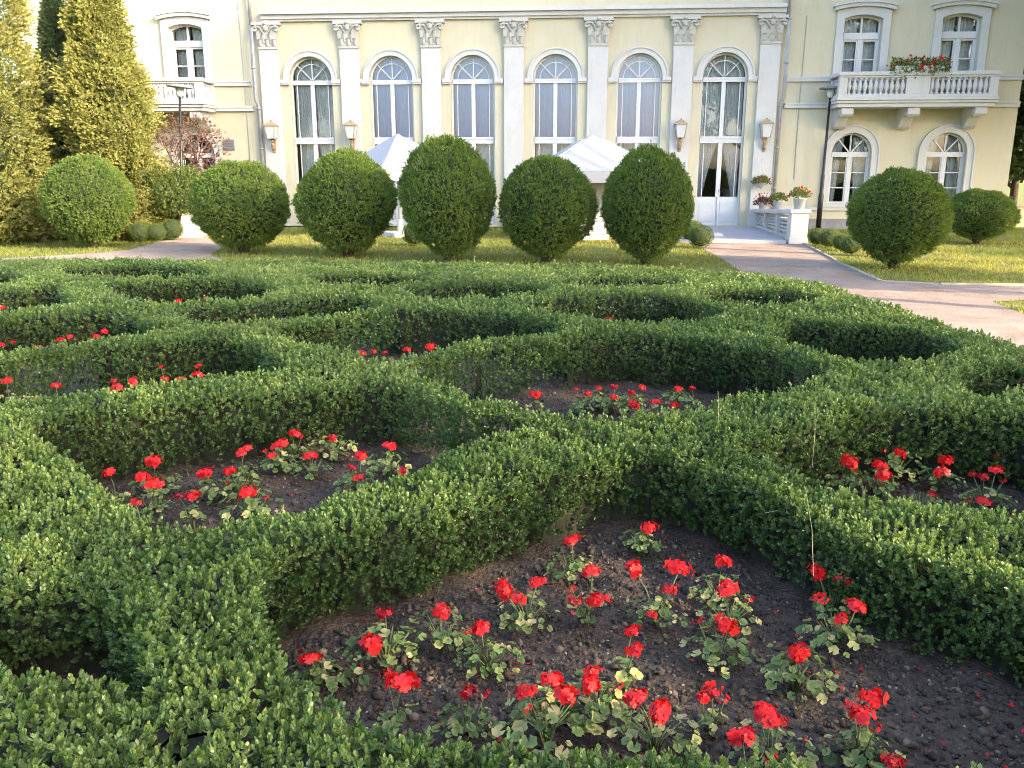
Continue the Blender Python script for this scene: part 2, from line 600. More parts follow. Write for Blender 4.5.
# ================================================================== HEDGES
HT = .385
HOLES = dict(
    A=[(258, 566), (293, 541), (427, 512), (561, 464), (643, 446), (705, 462), (767, 488), (861, 538), (965, 566), (1043, 590), (1180, 640), (1230, 700), (1150, 765), (1024, 774), (900, 778), (830, 766), (700, 752), (560, 742), (450, 735), (350, 718), (300, 675), (258, 612)],
    B=[(25, 430), (60, 415), (200, 395), (300, 385), (380, 377), (440, 395), (500, 412), (545, 425), (440, 450), (410, 468), (350, 490), (300, 510), (220, 515), (150, 520), (80, 465)],
    C=[(720, 445), (760, 430), (800, 422), (850, 410), (900, 405), (1024, 415), (1100, 440), (1100, 520), (1024, 514), (974, 505), (935, 500), (892, 494), (840, 485), (800, 470), (770, 454)],
    D=[(400, 363), (440, 350), (480, 345), (560, 335), (620, 330), (700, 335), (790, 350), (840, 372), (770, 388), (700, 400), (640, 412), (600, 415), (540, 410), (480, 395), (430, 378)],
    L=[(-100, 600), (0, 590), (60, 578), (110, 590), (140, 635), (148, 690), (110, 672), (60, 668), (0, 666), (-100, 656)],
    E=[(-80, 362), (0, 352), (70, 345), (140, 342), (190, 335), (240, 335), (280, 355), (292, 368), (211, 377), (140, 385), (60, 393), (0, 405), (-80, 412)],
    F=[(-80, 322), (0, 316), (88, 310), (116, 309), (150, 320), (169, 332), (120, 335), (70, 341), (0, 347), (-80, 350)],
    I=[(-60, 293), (0, 290), (40, 285), (60, 285), (75, 302), (40, 307), (0, 310), (-60, 312)],
    J=[(-40, 273), (0, 272), (20, 272), (26, 280), (0, 284), (-40, 285)],
    K=[(55, 269), (100, 267), (160, 265), (205, 268), (211, 273), (205, 275), (100, 277), (70, 276)],
    M=[(100, 284), (140, 280), (200, 277), (250, 278), (275, 287), (280, 293), (265, 297), (200, 302), (175, 304), (140, 300), (115, 293)],
    N=[(165, 308), (200, 306), (260, 302), (320, 296), (355, 294), (395, 307), (350, 312), (300, 316), (265, 320), (225, 324), (190, 318)],
    O=[(295, 278), (330, 274), (380, 273), (430, 277), (432, 281), (380, 286), (330, 284)],
    P=[(400, 287), (450, 282), (500, 281), (550, 285), (550, 291), (480, 297), (430, 298), (405, 292)],
    G=[(265, 328), (300, 322), (340, 318), (375, 311), (430, 307), (500, 311), (550, 322), (565, 330), (500, 336), (450, 342), (431, 349), (400, 356), (340, 354), (300, 340)],
    Q=[(510, 303), (560, 297), (620, 294), (680, 296), (735, 308), (710, 318), (660, 320), (620, 321), (570, 315)],
    R=[(550, 278), (600, 276), (650, 277), (690, 280), (690, 284), (620, 286), (560, 284)],
    S=[(690, 291), (740, 287), (790, 290), (825, 295), (820, 302), (770, 304), (720, 301)],
    T=[(765, 335), (790, 315), (822, 319), (875, 324), (910, 328), (945, 335), (970, 350), (910, 361), (875, 360), (822, 352)],
    U=[(960, 372), (975, 365), (1024, 360), (1060, 362), (1060, 380), (1024, 385), (980, 398), (965, 388)],
)
ROWCOL = dict(L=(0, 0), A=(0, 1), C=(0, 2), U=(0, 3), B=(1, 1), D=(1, 2), T=(1, 3), E=(2, 1), G=(2, 2), Q=(2, 3), S=(2, 4), F=(3, 1), N=(3, 2), P=(3, 3), R=(3, 4),
              I=(4, 1), M=(4, 2), O=(4, 3), J=(5, 1), K=(5, 2))


def hedge_h(y_px):
    """hedge height: the near rows are clipped a little lower"""
    return HT + .055 * min(1, max(0, (450 - y_px) / 60))


HW = {k: [unp(x, y, hedge_h(y)) for x, y in p] for k, p in HOLES.items()}
for i, (cx, cy, r) in enumerate([(-2.95, 2.65, .62), (-4.45, 4.1, .75), (-5.6, 5.9, .8), (-6.9, 7.6, .8), (-7.6, 9.3, .7)]):
    k = 'X%d' % i
    HW[k] = [(cx + r * math.cos(t * .5236) * 1.05, cy + r * math.sin(t * .5236)) for t in range(12)]
    ROWCOL[k] = (i + 1, 0)


def chaikin(p, n=2):
    for it in range(n):
        e = .17 if it == 0 else .25
        q = []
        for i in range(len(p)):
            a, b = p[i], p[(i + 1) % len(p)]
            q += [(a[0] * (1 - e) + b[0] * e, a[1] * (1 - e) + b[1] * e), (a[0] * e + b[0] * (1 - e), a[1] * e + b[1] * (1 - e))]
        p = q
    return p


HW = {k: chaikin(p) for k, p in HW.items()}
OUT = [(-9.2, .8), (2.75, .8), (3.3, 1.6), (3.42, 3.2), (3.42, 4.6), (3.38, 5.4), (3.3, 6.4), (3.22, 7.4), (3.2, 8.8), (2.8, 9.6), (1.6, 10.2), (.4, 10.5), (-.6, 10.7), (-2.6, 11.05), (-4.5, 11.1), (-6.9, 11.05), (-9.2, 10.9)]
OUT = [(x * 1.02, y * 1.02 if y > 2 else y) for x, y in OUT]
HK = list(HW)
HROW = np.array([ROWCOL[k][0] for k in HK])
HCOL = np.array([ROWCOL[k][1] for k in HK])


def segdist(X, Y, poly):
    p = np.array(poly)
    q = np.roll(p, -1, 0)
    best = np.full(len(X), 1e9)
    for (x1, y1), (x2, y2) in zip(p, q):
        dx, dy = x2 - x1, y2 - y1
        t = np.clip(((X - x1) * dx + (Y - y1) * dy) / (dx * dx + dy * dy + 1e-12), 0, 1)
        d = (X - x1 - t * dx) ** 2 + (Y - y1 - t * dy) ** 2
        best = np.minimum(best, d)
    return np.sqrt(best)


def field(X, Y):
    """depth inside the hedges (negative in a bed or outside) and the hedge each point belongs to"""
    Dh = np.stack([np.where(inpoly(X, Y, HW[k]), -1, 1) * segdist(X, Y, HW[k]) for k in HK], 1)
    do = np.where(inpoly(X, Y, OUT), 1, -1) * segdist(X, Y, OUT)
    o = np.argsort(Dh, 1)[:, :2]
    ar = np.arange(len(X))
    d1, d2 = Dh[ar, o[:, 0]], Dh[ar, o[:, 1]]
    d = np.minimum(d1, do)
    r1, r2, c1, c2 = HROW[o[:, 0]], HROW[o[:, 1]], HCOL[o[:, 0]], HCOL[o[:, 1]]
    idx = np.where(r1 != r2, np.maximum(r1, r2), 10 + np.maximum(c1, c2))
    side = np.where(Y < 2.0, 20, np.where((X > 2.2) & (Y > .8 + 0 * X) & (X > Y * -.2 + 2.2) & (Y < 10.1), 21, np.where(X < -8, 23, 22)))
    idx = np.where(do < d2, side, idx)
    return d, idx


def topz(X, Y):
    P = np.c_[X, Y]
    q = np.clip((np.asarray(Y) - 3.3) / .9, 0, 1)
    return HT + .055 * q + .022 * noise(P, 1.7) + .022 * noise(P, 5.5) + .02 * noise(P, 14)


def boundary_samples(poly, per_m):
    p = np.array(poly)
    q = np.roll(p, -1, 0)
    ln = np.linalg.norm(q - p, axis=1)
    area = 0
    out, nor = [], []
    sgn = np.sign(np.sum(p[:, 0] * q[:, 1] - q[:, 0] * p[:, 1]))
    n = int(ln.sum() * per_m)
    i = rng.choice(len(p), n, p=ln / ln.sum())
    t = rng.random(n)[:, None]
    pts = p[i] * (1 - t) + q[i] * t
    dv = unit(q[i] - p[i])
    N = np.c_[dv[:, 1], -dv[:, 0]] * sgn       # outward from the polygon
    return pts, N


bins = {}


def put(idx, V, Q, T, per):
    """store shoots by hedge id"""
    c = V.shape[0] // len(idx)
    for k in np.unique(idx):
        s = idx == k
        n = s.sum()
        v = V.reshape(len(idx), c, 3)[s].reshape(-1, 3)
        t = T.reshape(len(idx), c)[s].ravel()
        lc = 6 if per else 4
        m = len(v) // lc
        base = np.arange(m)[:, None] * lc
        q = np.concatenate([base + np.array([[0, 1, 2, 3]]), base + np.array([[0, 3, 4, 5]])]) if per else base + np.array([[0, 1, 2, 3]])
        bins.setdefault(int(k), []).append((v, q, t))


def hedge_leaves():
    # zones by distance: (y0,y1, shoots per m2 top, wall shoots per m2, leaf length, leaf width, leaves, round)
    Z = [(.7, 2.3, 3200, 3300, .0172, .009, 11, True), (2.3, 4.2, 2800, 3000, .0165, .0095, 10, True), (4.2, 7.0, 2000, 2200, .0195, .0115, 8, True), (7.0, 13, 1100, 1200, .028, .017, 7, False)]
    for y0, y1, dt, dw, ll, lw, nl, rl in Z:
        # ---- tops
        xl = max(-9.8, -(y1 * .66 + 1.2))
        xr = 3.7
        n = int((xr - xl) * (y1 - y0) * dt)
        X = rng.uniform(xl, xr, n)
        Y = rng.uniform(y0, y1, n)
        d, idx = field(X, Y)
        k = d > .0
        X, Y, d, idx = X[k], Y[k], d[k], idx[k]
        r = .05
        dd = np.minimum(d, r)
        z = topz(X, Y) - r + np.sqrt(np.maximum(r * r - (r - dd) ** 2, 0)) - .03 - rng.random(len(X)) ** 2 * .05
        n = len(X)
        D = np.c_[rng.normal(0, .42, n), rng.normal(0, .42, n), np.full(n, 1.0)]
        P = np.c_[X, Y, z]
        L = ll * rng.uniform(1.3, 2.4, n)
        tall = rng.random(n) < .035
        L = np.where(tall, L * 1.7, L)
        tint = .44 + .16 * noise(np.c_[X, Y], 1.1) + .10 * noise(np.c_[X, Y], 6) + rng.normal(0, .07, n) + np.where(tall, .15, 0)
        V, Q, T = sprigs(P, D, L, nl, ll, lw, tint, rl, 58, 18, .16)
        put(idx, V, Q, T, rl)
        # ---- walls
        for key in HK + ['OUT']:
            poly = HW[key] if key != 'OUT' else OUT
            pts, N = boundary_samples(poly, dw * HT * 1.0)
            ok = (pts[:, 1] >= y0) & (pts[:, 1] < y1) & (pts[:, 0] > xl)
            pts, N = pts[ok], N[ok]
            if key == 'OUT':
                N = -N
            # thin out what turns away from the camera
            fac = (N * -1 * unit(-pts)).sum(1)
            keep = (fac > -.25) | (rng.random(len(pts)) < .5)
            pts, N = pts[keep], N[keep]
            n = len(pts)
            if not n:
                continue
            u = rng.random(n)
            hl = HT + .055 * np.clip((pts[:, 1] - 3.3) / .9, 0, 1)
            z = .03 + (hl - .05) * u ** .85
            lump = .035 * noise(np.c_[pts, z], 4.5) + .034 * noise(np.c_[pts, z], 12)
            off = -.005 + lump - np.maximum(0, .16 - z) * .28 - np.maximum(0, z - hl + .1) * .25 + rng.random(n) ** 2 * -.09
            # holes near the base, where bare stems show
            bare = (z < .15) & (noise(np.c_[pts, z], 3.0) > .05 + z * 1.5) & (rng.random(n) < .75)
            out = -N                      # from the hedge into the bed
            Pp = np.c_[pts + out * off[:, None], z]
            keep = ~bare
            Pp, out, pts2, z2 = Pp[keep], out[keep], pts[keep], z[keep]
            n = len(Pp)
            _, idx = field(pts2[:, 0] + N[keep][:, 0] * .02, pts2[:, 1] + N[keep][:, 1] * .02)
            D = np.c_[out * .75 + rng.normal(0, .4, (n, 2)), np.full(n, .62) + rng.normal(0, .35, n)]
            L = ll * rng.uniform(1.1, 2.1, n)
            tint = .10 + .12 * noise(Pp, 1.3) + .1 * noise(Pp, 7) + rng.normal(0, .09, n) + .28 * np.clip(z2 / HT - .6, 0, 1)  # side leaves darker than the tops: shade between hedges put into the colour
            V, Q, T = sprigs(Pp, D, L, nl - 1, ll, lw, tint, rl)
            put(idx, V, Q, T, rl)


hedge_leaves()

# inner twiggy body, cut on a fine grid
GS = .045
gx = np.arange(-9.8, 3.75, GS)
gy = np.arange(.7, 12.7, GS)
XX, YY = np.meshgrid(gx + GS / 2, gy + GS / 2, indexing='ij')
dG, iG = field(XX.ravel(), YY.ravel())
dG = dG.reshape(XX.shape)
iG = iG.reshape(XX.shape)
inside = dG > .1
HEDGE = {
    20: 'low box hedge along the near edge of the parterre, beside the camera',
    1: 'low box hedge running diagonally behind the nearest geranium bed',
    2: 'low box hedge running diagonally behind the second row of beds, past the central red bed',
    3: 'low box hedge running diagonally across the middle of the parterre',
    4: 'low box hedge running diagonally across the far left of the parterre',
    5: 'short low box hedge between the two farthest left beds',
    11: 'low box hedge separating the small lower left hollow from the nearest bed',
    12: 'long low box hedge climbing leftward from the right side of the nearest bed',
    13: 'long low box hedge winding leftward from between the two right hand beds',
    14: 'low box hedge by the small beds at the far right of the parterre',
    21: 'low box hedge bordering the gravel path on the right of the parterre',
    22: 'low box hedge along the far edge of the parterre, facing the globe shrubs',
    23: 'low box hedge closing the left end of the parterre',
}
STEMS = [MB().tube([(0, 0, -.02), (random.uniform(-.02, .02), random.uniform(-.02, .02), .12), (random.uniform(-.05, .05), random.uniform(-.04, .04), .24)], [.006, .0045, .002], 5).mesh('hedge_stem', M['bark']) for _ in range(4)]
top = topz(XX.ravel(), YY.ravel()).reshape(XX.shape) - .075
for hid, label in HEDGE.items():
    if hid not in bins:
        continue
    root = empty('box_hedge', (0, 0, 0), label=label, cat='hedge', group='clipped box hedges of the parterre')
    vs, qs, ts = zip(*bins[hid])
    off = np.cumsum([0] + [len(v) for v in vs])
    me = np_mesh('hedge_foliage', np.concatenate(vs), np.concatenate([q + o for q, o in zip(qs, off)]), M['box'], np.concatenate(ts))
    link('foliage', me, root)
    sel = np.argwhere(inside & (iG == hid))
    V, Q = [], []
    for i, j in sel:
        x0, y0 = gx[i], gy[j]
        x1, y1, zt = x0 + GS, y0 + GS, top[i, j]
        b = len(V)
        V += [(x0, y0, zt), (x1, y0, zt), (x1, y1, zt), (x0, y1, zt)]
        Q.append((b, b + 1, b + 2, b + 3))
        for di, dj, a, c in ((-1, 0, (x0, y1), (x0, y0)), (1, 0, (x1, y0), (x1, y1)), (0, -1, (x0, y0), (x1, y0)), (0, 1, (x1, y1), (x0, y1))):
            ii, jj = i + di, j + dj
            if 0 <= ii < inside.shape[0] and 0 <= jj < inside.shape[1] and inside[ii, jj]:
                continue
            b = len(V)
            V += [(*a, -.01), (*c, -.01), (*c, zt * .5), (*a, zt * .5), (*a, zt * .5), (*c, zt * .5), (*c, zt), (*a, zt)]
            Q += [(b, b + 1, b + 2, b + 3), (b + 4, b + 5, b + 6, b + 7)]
    if V:
        V = np.array(V)
        J = V * np.array([1, 1, 1.0])
        V[:, 0] += .022 * noise(J + 3.1, 13)
        V[:, 1] += .022 * noise(J + 9.7, 13)
        link('twigs', np_mesh('hedge_twigs', V, np.array(Q), M['box_core'], smooth=True), root)
    ed = np.argwhere((dG > .09) & (dG < .16) & (iG == hid) & (YY < 5))
    if len(ed):
        for i, j in ed[rng.choice(len(ed), min(len(ed), 24), replace=False)]:
            o = link('stem', random.choice(STEMS), root, (XX[i, j] + random.uniform(-.02, .02), YY[i, j] + random.uniform(-.02, .02), 0))
            o.rotation_euler = (0, 0, random.uniform(0, 6))
bins.clear()

# ------------------------------------------------------------------ soil
sx = np.arange(-9.5, 3.5, .03)
sy = np.arange(.86, 11.5, .03)
SX, SY = np.meshgrid(sx, sy, indexing='ij')
P2 = np.c_[SX.ravel(), SY.ravel()]


def soil_z(P):
    return .012 + .018 * noise(P, 2.2) + .016 * noise(P, 8) + .012 * np.abs(noise(P, 19)) + .007 * noise(P, 37)


SZ = soil_z(P2)
ni, nj = SX.shape
ii = (np.arange(ni - 1)[:, None] * nj + np.arange(nj - 1)[None]).ravel()
SQ = np.c_[ii, ii + nj, ii + nj + 1, ii + 1]
tag(link('soil', np_mesh('soil', np.c_[P2, SZ], SQ, M['soil'], smooth=True)), kind='structure')

# clods and small stones
ico = bmesh.new()
bmesh.ops.create_icosphere(ico, subdivisions=1, radius=1)
IV = np.array([v.co[:] for v in ico.verts])
IF = np.array([[v.index for v in f.verts] for f in ico.faces])
ico.free()
cp = []
for k, dens in (('A', 2600), ('B', 1100), ('C', 1100), ('D', 500), ('L', 900)):
    p = np.array(HW[k])
    lo, hi = p.min(0), p.max(0)
    n = int((hi - lo).prod() * dens)
    q = rng.uniform(lo, hi, (n, 2))
    q = q[inpoly(q[:, 0], q[:, 1], HW[k])]
    cp.append(q)
cp = np.concatenate(cp)
n = len(cp)
rad = .0035 + .012 * rng.random(n) ** 5 + .003 * rng.random(n)
sq = rng.uniform(.55, 1.1, (n, 3))
CV = IV[None] * (rad[:, None] * sq)[:, None, :] * (1 + .36 * rng.standard_normal((n, len(IV), 1)))
CV += np.c_[cp, soil_z(cp) + rad * .25][:, None, :]
CT_ = np.clip(.35 + .25 * rng.standard_normal(n), 0, .75)
CT_[(rng.random(n) < .05) & (rad < .008)] = 1
CFc = (IF[None] + (np.arange(n) * len(IV))[:, None, None]).reshape(-1, 3)
tag(link('soil_clods', np_mesh('soil_clods', CV.reshape(-1, 3), CFc, M['soilclod'], np.repeat(CT_, len(IV)))), 'dark crumbly clods of soil and pebbles in the flower beds', 'soil', kind='stuff')

pp = []
for k_, m_ in (('A', 130), ('B', 60), ('C', 40)):
    p = np.array(HW[k_])
    lo, hi = p.min(0), p.max(0)
    q = rng.uniform(lo, hi, (m_ * 2, 2))
    pp.append(q[inpoly(q[:, 0], q[:, 1], HW[k_])][:m_])
pp = np.concatenate(pp)
n = len(pp)
a = rng.random(n) * 6.283
s_ = rng.uniform(.005, .011, n)[:, None]
u_ = np.c_[np.cos(a), np.sin(a), rng.normal(0, .3, n)] * s_
v_ = np.c_[-np.sin(a), np.cos(a), rng.normal(0, .3, n)] * s_ * .7
c_p = np.c_[pp, soil_z(pp) + .012]
PV = np.stack([c_p - u_, c_p - u_ * .2 + v_, c_p + u_, c_p - u_ * .2 - v_], 1).reshape(-1, 3)
tag(link('fallen_petals', np_mesh('fallen_petals', PV, np.arange(4 * n).reshape(-1, 4), M['petal'], np.repeat(rng.uniform(0, .8, n), 4))), 'fallen red petals scattered on the soil of the beds', 'petals', kind='stuff')

# ================================================================== GERANIUMS
def head_mesh(name, r, nfl, dull=0.0, half=False):
    V, Q, T = [], [], []
    for k in range(nfl):
        z = 1 - (k + .5) / nfl * (1.15 if not half else .8)
        a = k * 2.39996 + random.uniform(-.3, .3)
        s = math.sqrt(max(0, 1 - z * z))
        d = Vector((s * math.cos(a), s * math.sin(a), z * .75)).normalized()
        c = Vector((s * math.cos(a) * r * .8, s * math.sin(a) * r * .8, z * r * .5)) * random.uniform(.6, 1.25)
        d = (d + Vector((random.uniform(-.35, .35), random.uniform(-.35, .35), random.uniform(-.2, .3)))).normalized()
        u = d.orthogonal().normalized()
        v = d.cross(u)
        a0 = random.uniform(0, 6.28)
        ft = random.uniform(.4, 1) - dull
        pr = r * random.uniform(.34, .56)
        for p in range(5):
            b = a0 + p * 1.2566 + random.uniform(-.12, .12)
            e = u * math.cos(b) + v * math.sin(b)
            w_ = d.cross(e) * pr * .42
            lift = random.uniform(-.05, .3) * pr
            base = len(V)
            V += [c, c + e * pr * .5 + w_ * .9 + d * lift * .4, c + e * pr * .92 + w_ * .7 + d * lift * .7, c + e * pr + d * lift, c + e * pr * .92 - w_ * .7 + d * lift * .7, c + e * pr * .5 - w_ * .9 + d * lift * .4]
            Q += [(base, base + 1, base + 2, base + 3), (base, base + 3, base + 4, base + 5)]
            T += [max(0, ft - .35)] + [min(1, max(0, ft + random.uniform(-.12, .12)))] * 5
    return np_mesh(name, np.array([tuple(x) for x in V]), np.array(Q), M['petal'], np.array(T))


HEADS = [head_mesh('flower_head', .045, 15), head_mesh('flower_head', .048, 18), head_mesh('flower_head', .045, 12), head_mesh('flower_head', .043, 16), head_mesh('flower_head', .036, 8, .0, True)]
DULL = head_mesh('flower_head', .036, 9, .6)
BUD = head_mesh('flower_head', .018, 5, .1)


def leaf_disc(V, Q, T, c, nrm, r, t):
    nrm = nrm.normalized()
    u = nrm.orthogonal().normalized()
    v = nrm.cross(u)
    a0 = random.uniform(0, 6.28)
    N_ = 14
    b = len(V)
    V.append(c)
    T.append(max(0, t - .12))
    ph = random.uniform(0, 6)
    for ring, rr in ((0, .55), (1, 1.0)):
        for i in range(N_):
            a = a0 + (i / (N_ - 1)) * 5.75
            q = r * rr * (1 + (.1 if i % 2 else -.07) * ring)
            lift = r * (.16 * rr * math.sin(3 * a + ph) + .22 * rr * rr)
            V.append(c + u * q * math.cos(a) + v * q * math.sin(a) + nrm * lift)
            T.append(t + (.12 * ring))
    for i in range(N_ - 1):
        Q.append((b, b + 1 + i, b + 2 + i, b + 2 + i))
        Q.append((b + 1 + i, b + 1 + N_ + i, b + 2 + N_ + i, b + 2 + i))


def foliage_mesh(nl, rad, hgt, dryness):
    V, Q, T = [], [], []
    S = MB()
    for k in range(nl):
        a = random.uniform(0, 6.28)
        rr = rad * random.random() ** .6
        z = random.uniform(.25, 1) * hgt * (1 - .4 * rr / rad)
        c = Vector((rr * math.cos(a), rr * math.sin(a), z + .02))
        nrm = Vector((math.cos(a) * .55 + random.uniform(-.4, .4), math.sin(a) * .55 + random.uniform(-.4, .4), 1))
        t = random.uniform(.05, .5) if random.random() > dryness else random.uniform(.55, .95)
        leaf_disc(V, Q, T, c, nrm, random.uniform(.009, .02), t)
    tri = np.array([q[:3] for q in Q if q[2] == q[3]])
    qd = np.array([q for q in Q if q[2] != q[3]])
    me = np_mesh('geranium_foliage', np.array([tuple(x) for x in V]), [tri, qd], M['gerleaf'], np.clip(T, 0, 1))
    # petioles
    for k in range(max(3, nl // 3)):
        a = random.uniform(0, 6.28)
        rr = rad * .6 * random.random()
        S.tube([(0, 0, -.02), (rr * .4 * math.cos(a), rr * .4 * math.sin(a), hgt * .45), (rr * math.cos(a), rr * math.sin(a), hgt * .8)], [.003, .0022, .0013], 5)
    sm = S.mesh('geranium_stem', M['petiole'])
    return me, sm


FOL = [foliage_mesh(random.randint(40, 64), random.uniform(.085, .14), random.uniform(.09, .15), d) for d in (.06, .12, .22, .14, .4, .08, .18, .1)]
FOLS = [foliage_mesh(random.randint(12, 18), .06, .09, d) for d in (.2, .5)]

BEDS = {
    'A': ('the nearest bed', [
        [(385, 615), (372, 645)], [(310, 659)], [(402, 683)], [(481, 629)], [(468, 692)], [(503, 590), (518, 599), (538, 582)], [(572, 540)], [(597, 600), (575, 602), (592, 572)],
        [(650, 528)], [(634, 569), (670, 590)], [(680, 569), (652, 615)], [(723, 562)], [(728, 589)], [(632, 631), (635, 651)], [(726, 625)], [(817, 572), (843, 580)],
        [(819, 600), (842, 620), (857, 607)], [(798, 652)], [(592, 672), (590, 684)], [(552, 680)], [(527, 692), (565, 695)], [(712, 692), (703, 698)], [(637, 697), (660, 712)], [(770, 720), (764, 712)],
        [(853, 708), (873, 698), (862, 716)], [(892, 762)], [(442, 611)], [(742, 737)]]),
    'B': ('the near left bed', [
        [(109, 473)], [(154, 461)], [(142, 477), (154, 484)], [(136, 504)], [(179, 497), (193, 496)], [(205, 473)], [(230, 471)], [(247, 492)], [(244, 451)], [(271, 456), (280, 445)],
        [(295, 434)], [(310, 456)], [(333, 438)], [(361, 456), (352, 468)], [(359, 478)], [(390, 446)], [(403, 471)]]),
    'C': ('the right edge bed', [
        [(850, 463)], [(880, 466), (883, 476)], [(899, 453)], [(945, 460), (941, 472)], [(1000, 456), (993, 456)], [(973, 475), (996, 470), (984, 478)], [(984, 502)], [(931, 494)], [(1010, 520)]]),
    'D': ('the central bed', [
        [(577, 390), (588, 394)], [(599, 389)], [(615, 387), (614, 398)], [(634, 405)], [(642, 388)], [(632, 393)], [(656, 402)], [(678, 389)], [(692, 389)], [(674, 405)], [(535, 395)]]),
    'E': ('the left bed two hedges back', [
        [(7, 381)], [(38, 400)], [(56, 386)], [(114, 381), (116, 388)], [(133, 382)], [(161, 367), (165, 379)], [(181, 380)], [(199, 366), (197, 375)]]),
    'F': ('the left bed three hedges back', [[(12, 342), (2, 345)], [(38, 348)], [(60, 340), (70, 337)], [(97, 337), (105, 332)], [(113, 339)]]),
    'G': ('the bed left of centre', [[(361, 353)], [(374, 352), (385, 353)], [(407, 350)], [(431, 347)]]),
    'N': ('the small middle bed', [[(230, 322)], [(264, 318)]]),
    'M': ('the small far bed', [[(178, 301)], [(206, 299)]]),
    'I': ('the far left bed', [[(2, 308)]]),
    'Q': ('the small bed under the fifth globe shrub', [[(609, 319)]]),
    'T': ('the bed beside the path', [[(778, 347)]]),
}
ORD = ['leftmost', 'second from the left', 'third from the left', 'fourth from the left', 'fifth from the left', 'sixth from the left', 'seventh from the left', 'eighth from the left', 'ninth from the left', 'tenth from the left',
       'eleventh from the left', 'twelfth from the left', 'thirteenth from the left', 'fourteenth from the left', 'fifteenth from the left', 'sixteenth from the left', 'seventeenth from the left']
NUM = {1: 'one red head', 2: 'two red heads', 3: 'three red heads'}


def geranium(heads, zh, label):
    pts = [Vector((*unp(x, y, zh), zh)) for x, y in heads]
    base = sum(pts, Vector()) / len(pts)
    dist = base.y
    base = Vector((base.x + random.uniform(-.03, .03), base.y + random.uniform(-.01, .04), .02))
    root = empty('geranium', base, label=label, cat='flower', group='red geraniums in the flower beds')
    fm, sm = random.choice(FOL if random.random() < .8 else FOLS)
    fo = link('foliage', fm, root)
    fo.rotation_euler = (0, 0, random.uniform(0, 6.28))
    s = random.uniform(.8, 1.2)
    fo.scale = (s, s, s * random.uniform(.8, 1.1))
    st = link('stem', sm, root)
    st.rotation_euler = fo.rotation_euler
    st.scale = (s, s, s)
    if dist < 5 and random.random() < .4:
        add_bud(root, base)
    for p in pts:
        q = p - base
        if dist < 6:
            k = MB()
            k.tube([(0, 0, 0), (q.x * .5 + random.uniform(-.01, .01), q.y * .5, q.z * .6), (q.x, q.y, q.z)], [.0028, .0023, .002], 6)
            k.obj('flower_stalk', M['petiole'], root)
        hm = random.choice(HEADS[:4] if random.random() < .82 else HEADS[4:])
        if random.random() < .13:
            hm = DULL
        h = link('flower_head', hm, root, q)
        h.rotation_euler = (random.uniform(-.35, .35), random.uniform(-.35, .35), random.uniform(0, 6.28))
        e = random.uniform(.66, .9)
        h.scale = (e * random.uniform(.85, 1.3), e * random.uniform(.85, 1.15), e * random.uniform(.75, 1.05))


def add_bud(root, base):
    a = random.uniform(0, 6.28)
    q = Vector((.07 * math.cos(a), .07 * math.sin(a), random.uniform(.1, .17)))
    k = MB()
    k.tube([(0, 0, 0), (q.x * .6, q.y * .6, q.z * .6), (q.x, q.y, q.z)], [.0024, .002, .0016], 5)
    k.obj('flower_stalk', M['petiole'], root)
    link('flower_bud', BUD, root, q)


for key, (where, plants) in BEDS.items():
    if key == 'A':
        rows = {'back': [], 'middle': [], 'front': []}
        for p in plants:
            y = sum(q[1] for q in p) / len(p)
            rows['back' if y < 603 else 'middle' if y < 665 else 'front'].append(p)
    else:
        rows = {'': plants}
    for rname, pl in rows.items():
        pl.sort(key=lambda p: sum(q[0] for q in p) / len(p))
        for i, p in enumerate(pl):
            o = (ORD[i] + ' in ' if len(pl) > 1 else 'in ') + (('the ' + rname + ' of ') if rname else '') + where
            lab = ('geranium, %s, %s' % (NUM[len(p)], o)).replace('in the small far bed', 'in the small far bed')
            zh = random.uniform(.15, .21) if key == 'A' else random.uniform(.16, .21) if key in 'BCD' else .26
            geranium(p, zh, lab)

# ================================================================== GRASS
def grass():
    n = 150000
    X = rng.uniform(-14, 15, n)
    Y = rng.uniform(9.2, 25, n)
    d = segdist(X, Y, OUT)
    ok = ~inpoly(X, Y, OUT) & ~inpoly(X, Y, PATH_R) & ~inpoly(X, Y, PATH_L) & ~((X > 3.9) & (X < 7.4) & (Y > 19.4)) & (np.abs(X) < .68 * Y + .5)
    # thin, worn patches
    ok &= (noise(np.c_[X, Y], .9) + .5 * noise(np.c_[X, Y], 3)) > -.75
    X, Y, d = X[ok], Y[ok], d[ok]
    m_ = 26000
    xv, yv = rng.uniform(-9, 4, m_), rng.uniform(9.2, 13.2, m_)
    dv = segdist(xv, yv, OUT)
    kv = ~inpoly(xv, yv, OUT) & (dv < .55) & ~inpoly(xv, yv, PATH_R) & ~inpoly(xv, yv, PATH_L)
    X, Y, d = np.r_[X, xv[kv]], np.r_[Y, yv[kv]], np.r_[d, dv[kv]]
    n = len(X)
    verge = (d < .9) & (Y > 9.2)
    h = rng.uniform(.03, .07, n) * np.where(verge & (rng.random(n) < .45), 3.6, 1)
    wd = rng.uniform(.006, .012, n)
    a = rng.random(n) * 6.283
    lean = rng.normal(0, .45, (n, 2)) * h[:, None]
    b = np.c_[X, Y, np.full(n, -.032)]
    W = np.c_[np.cos(a), np.sin(a), np.zeros(n)] * wd[:, None]
    tip = b + np.c_[lean, h]
    V = np.stack([b - W, b + W, tip], 1).reshape(-1, 3)
    Fc = np.arange(3 * n).reshape(-1, 3)
    t = .38 + .3 * noise(np.c_[X, Y], .7) + rng.normal(0, .14, n) + np.where(verge, .6, 0) * rng.random(n)
    tag(link('grass', np_mesh('grass', V, Fc, M['grass'], np.clip(np.repeat(t, 3), 0, 1))), 'short dry lawn grass between the globe shrubs and the villa', 'grass', kind='stuff')


grass()


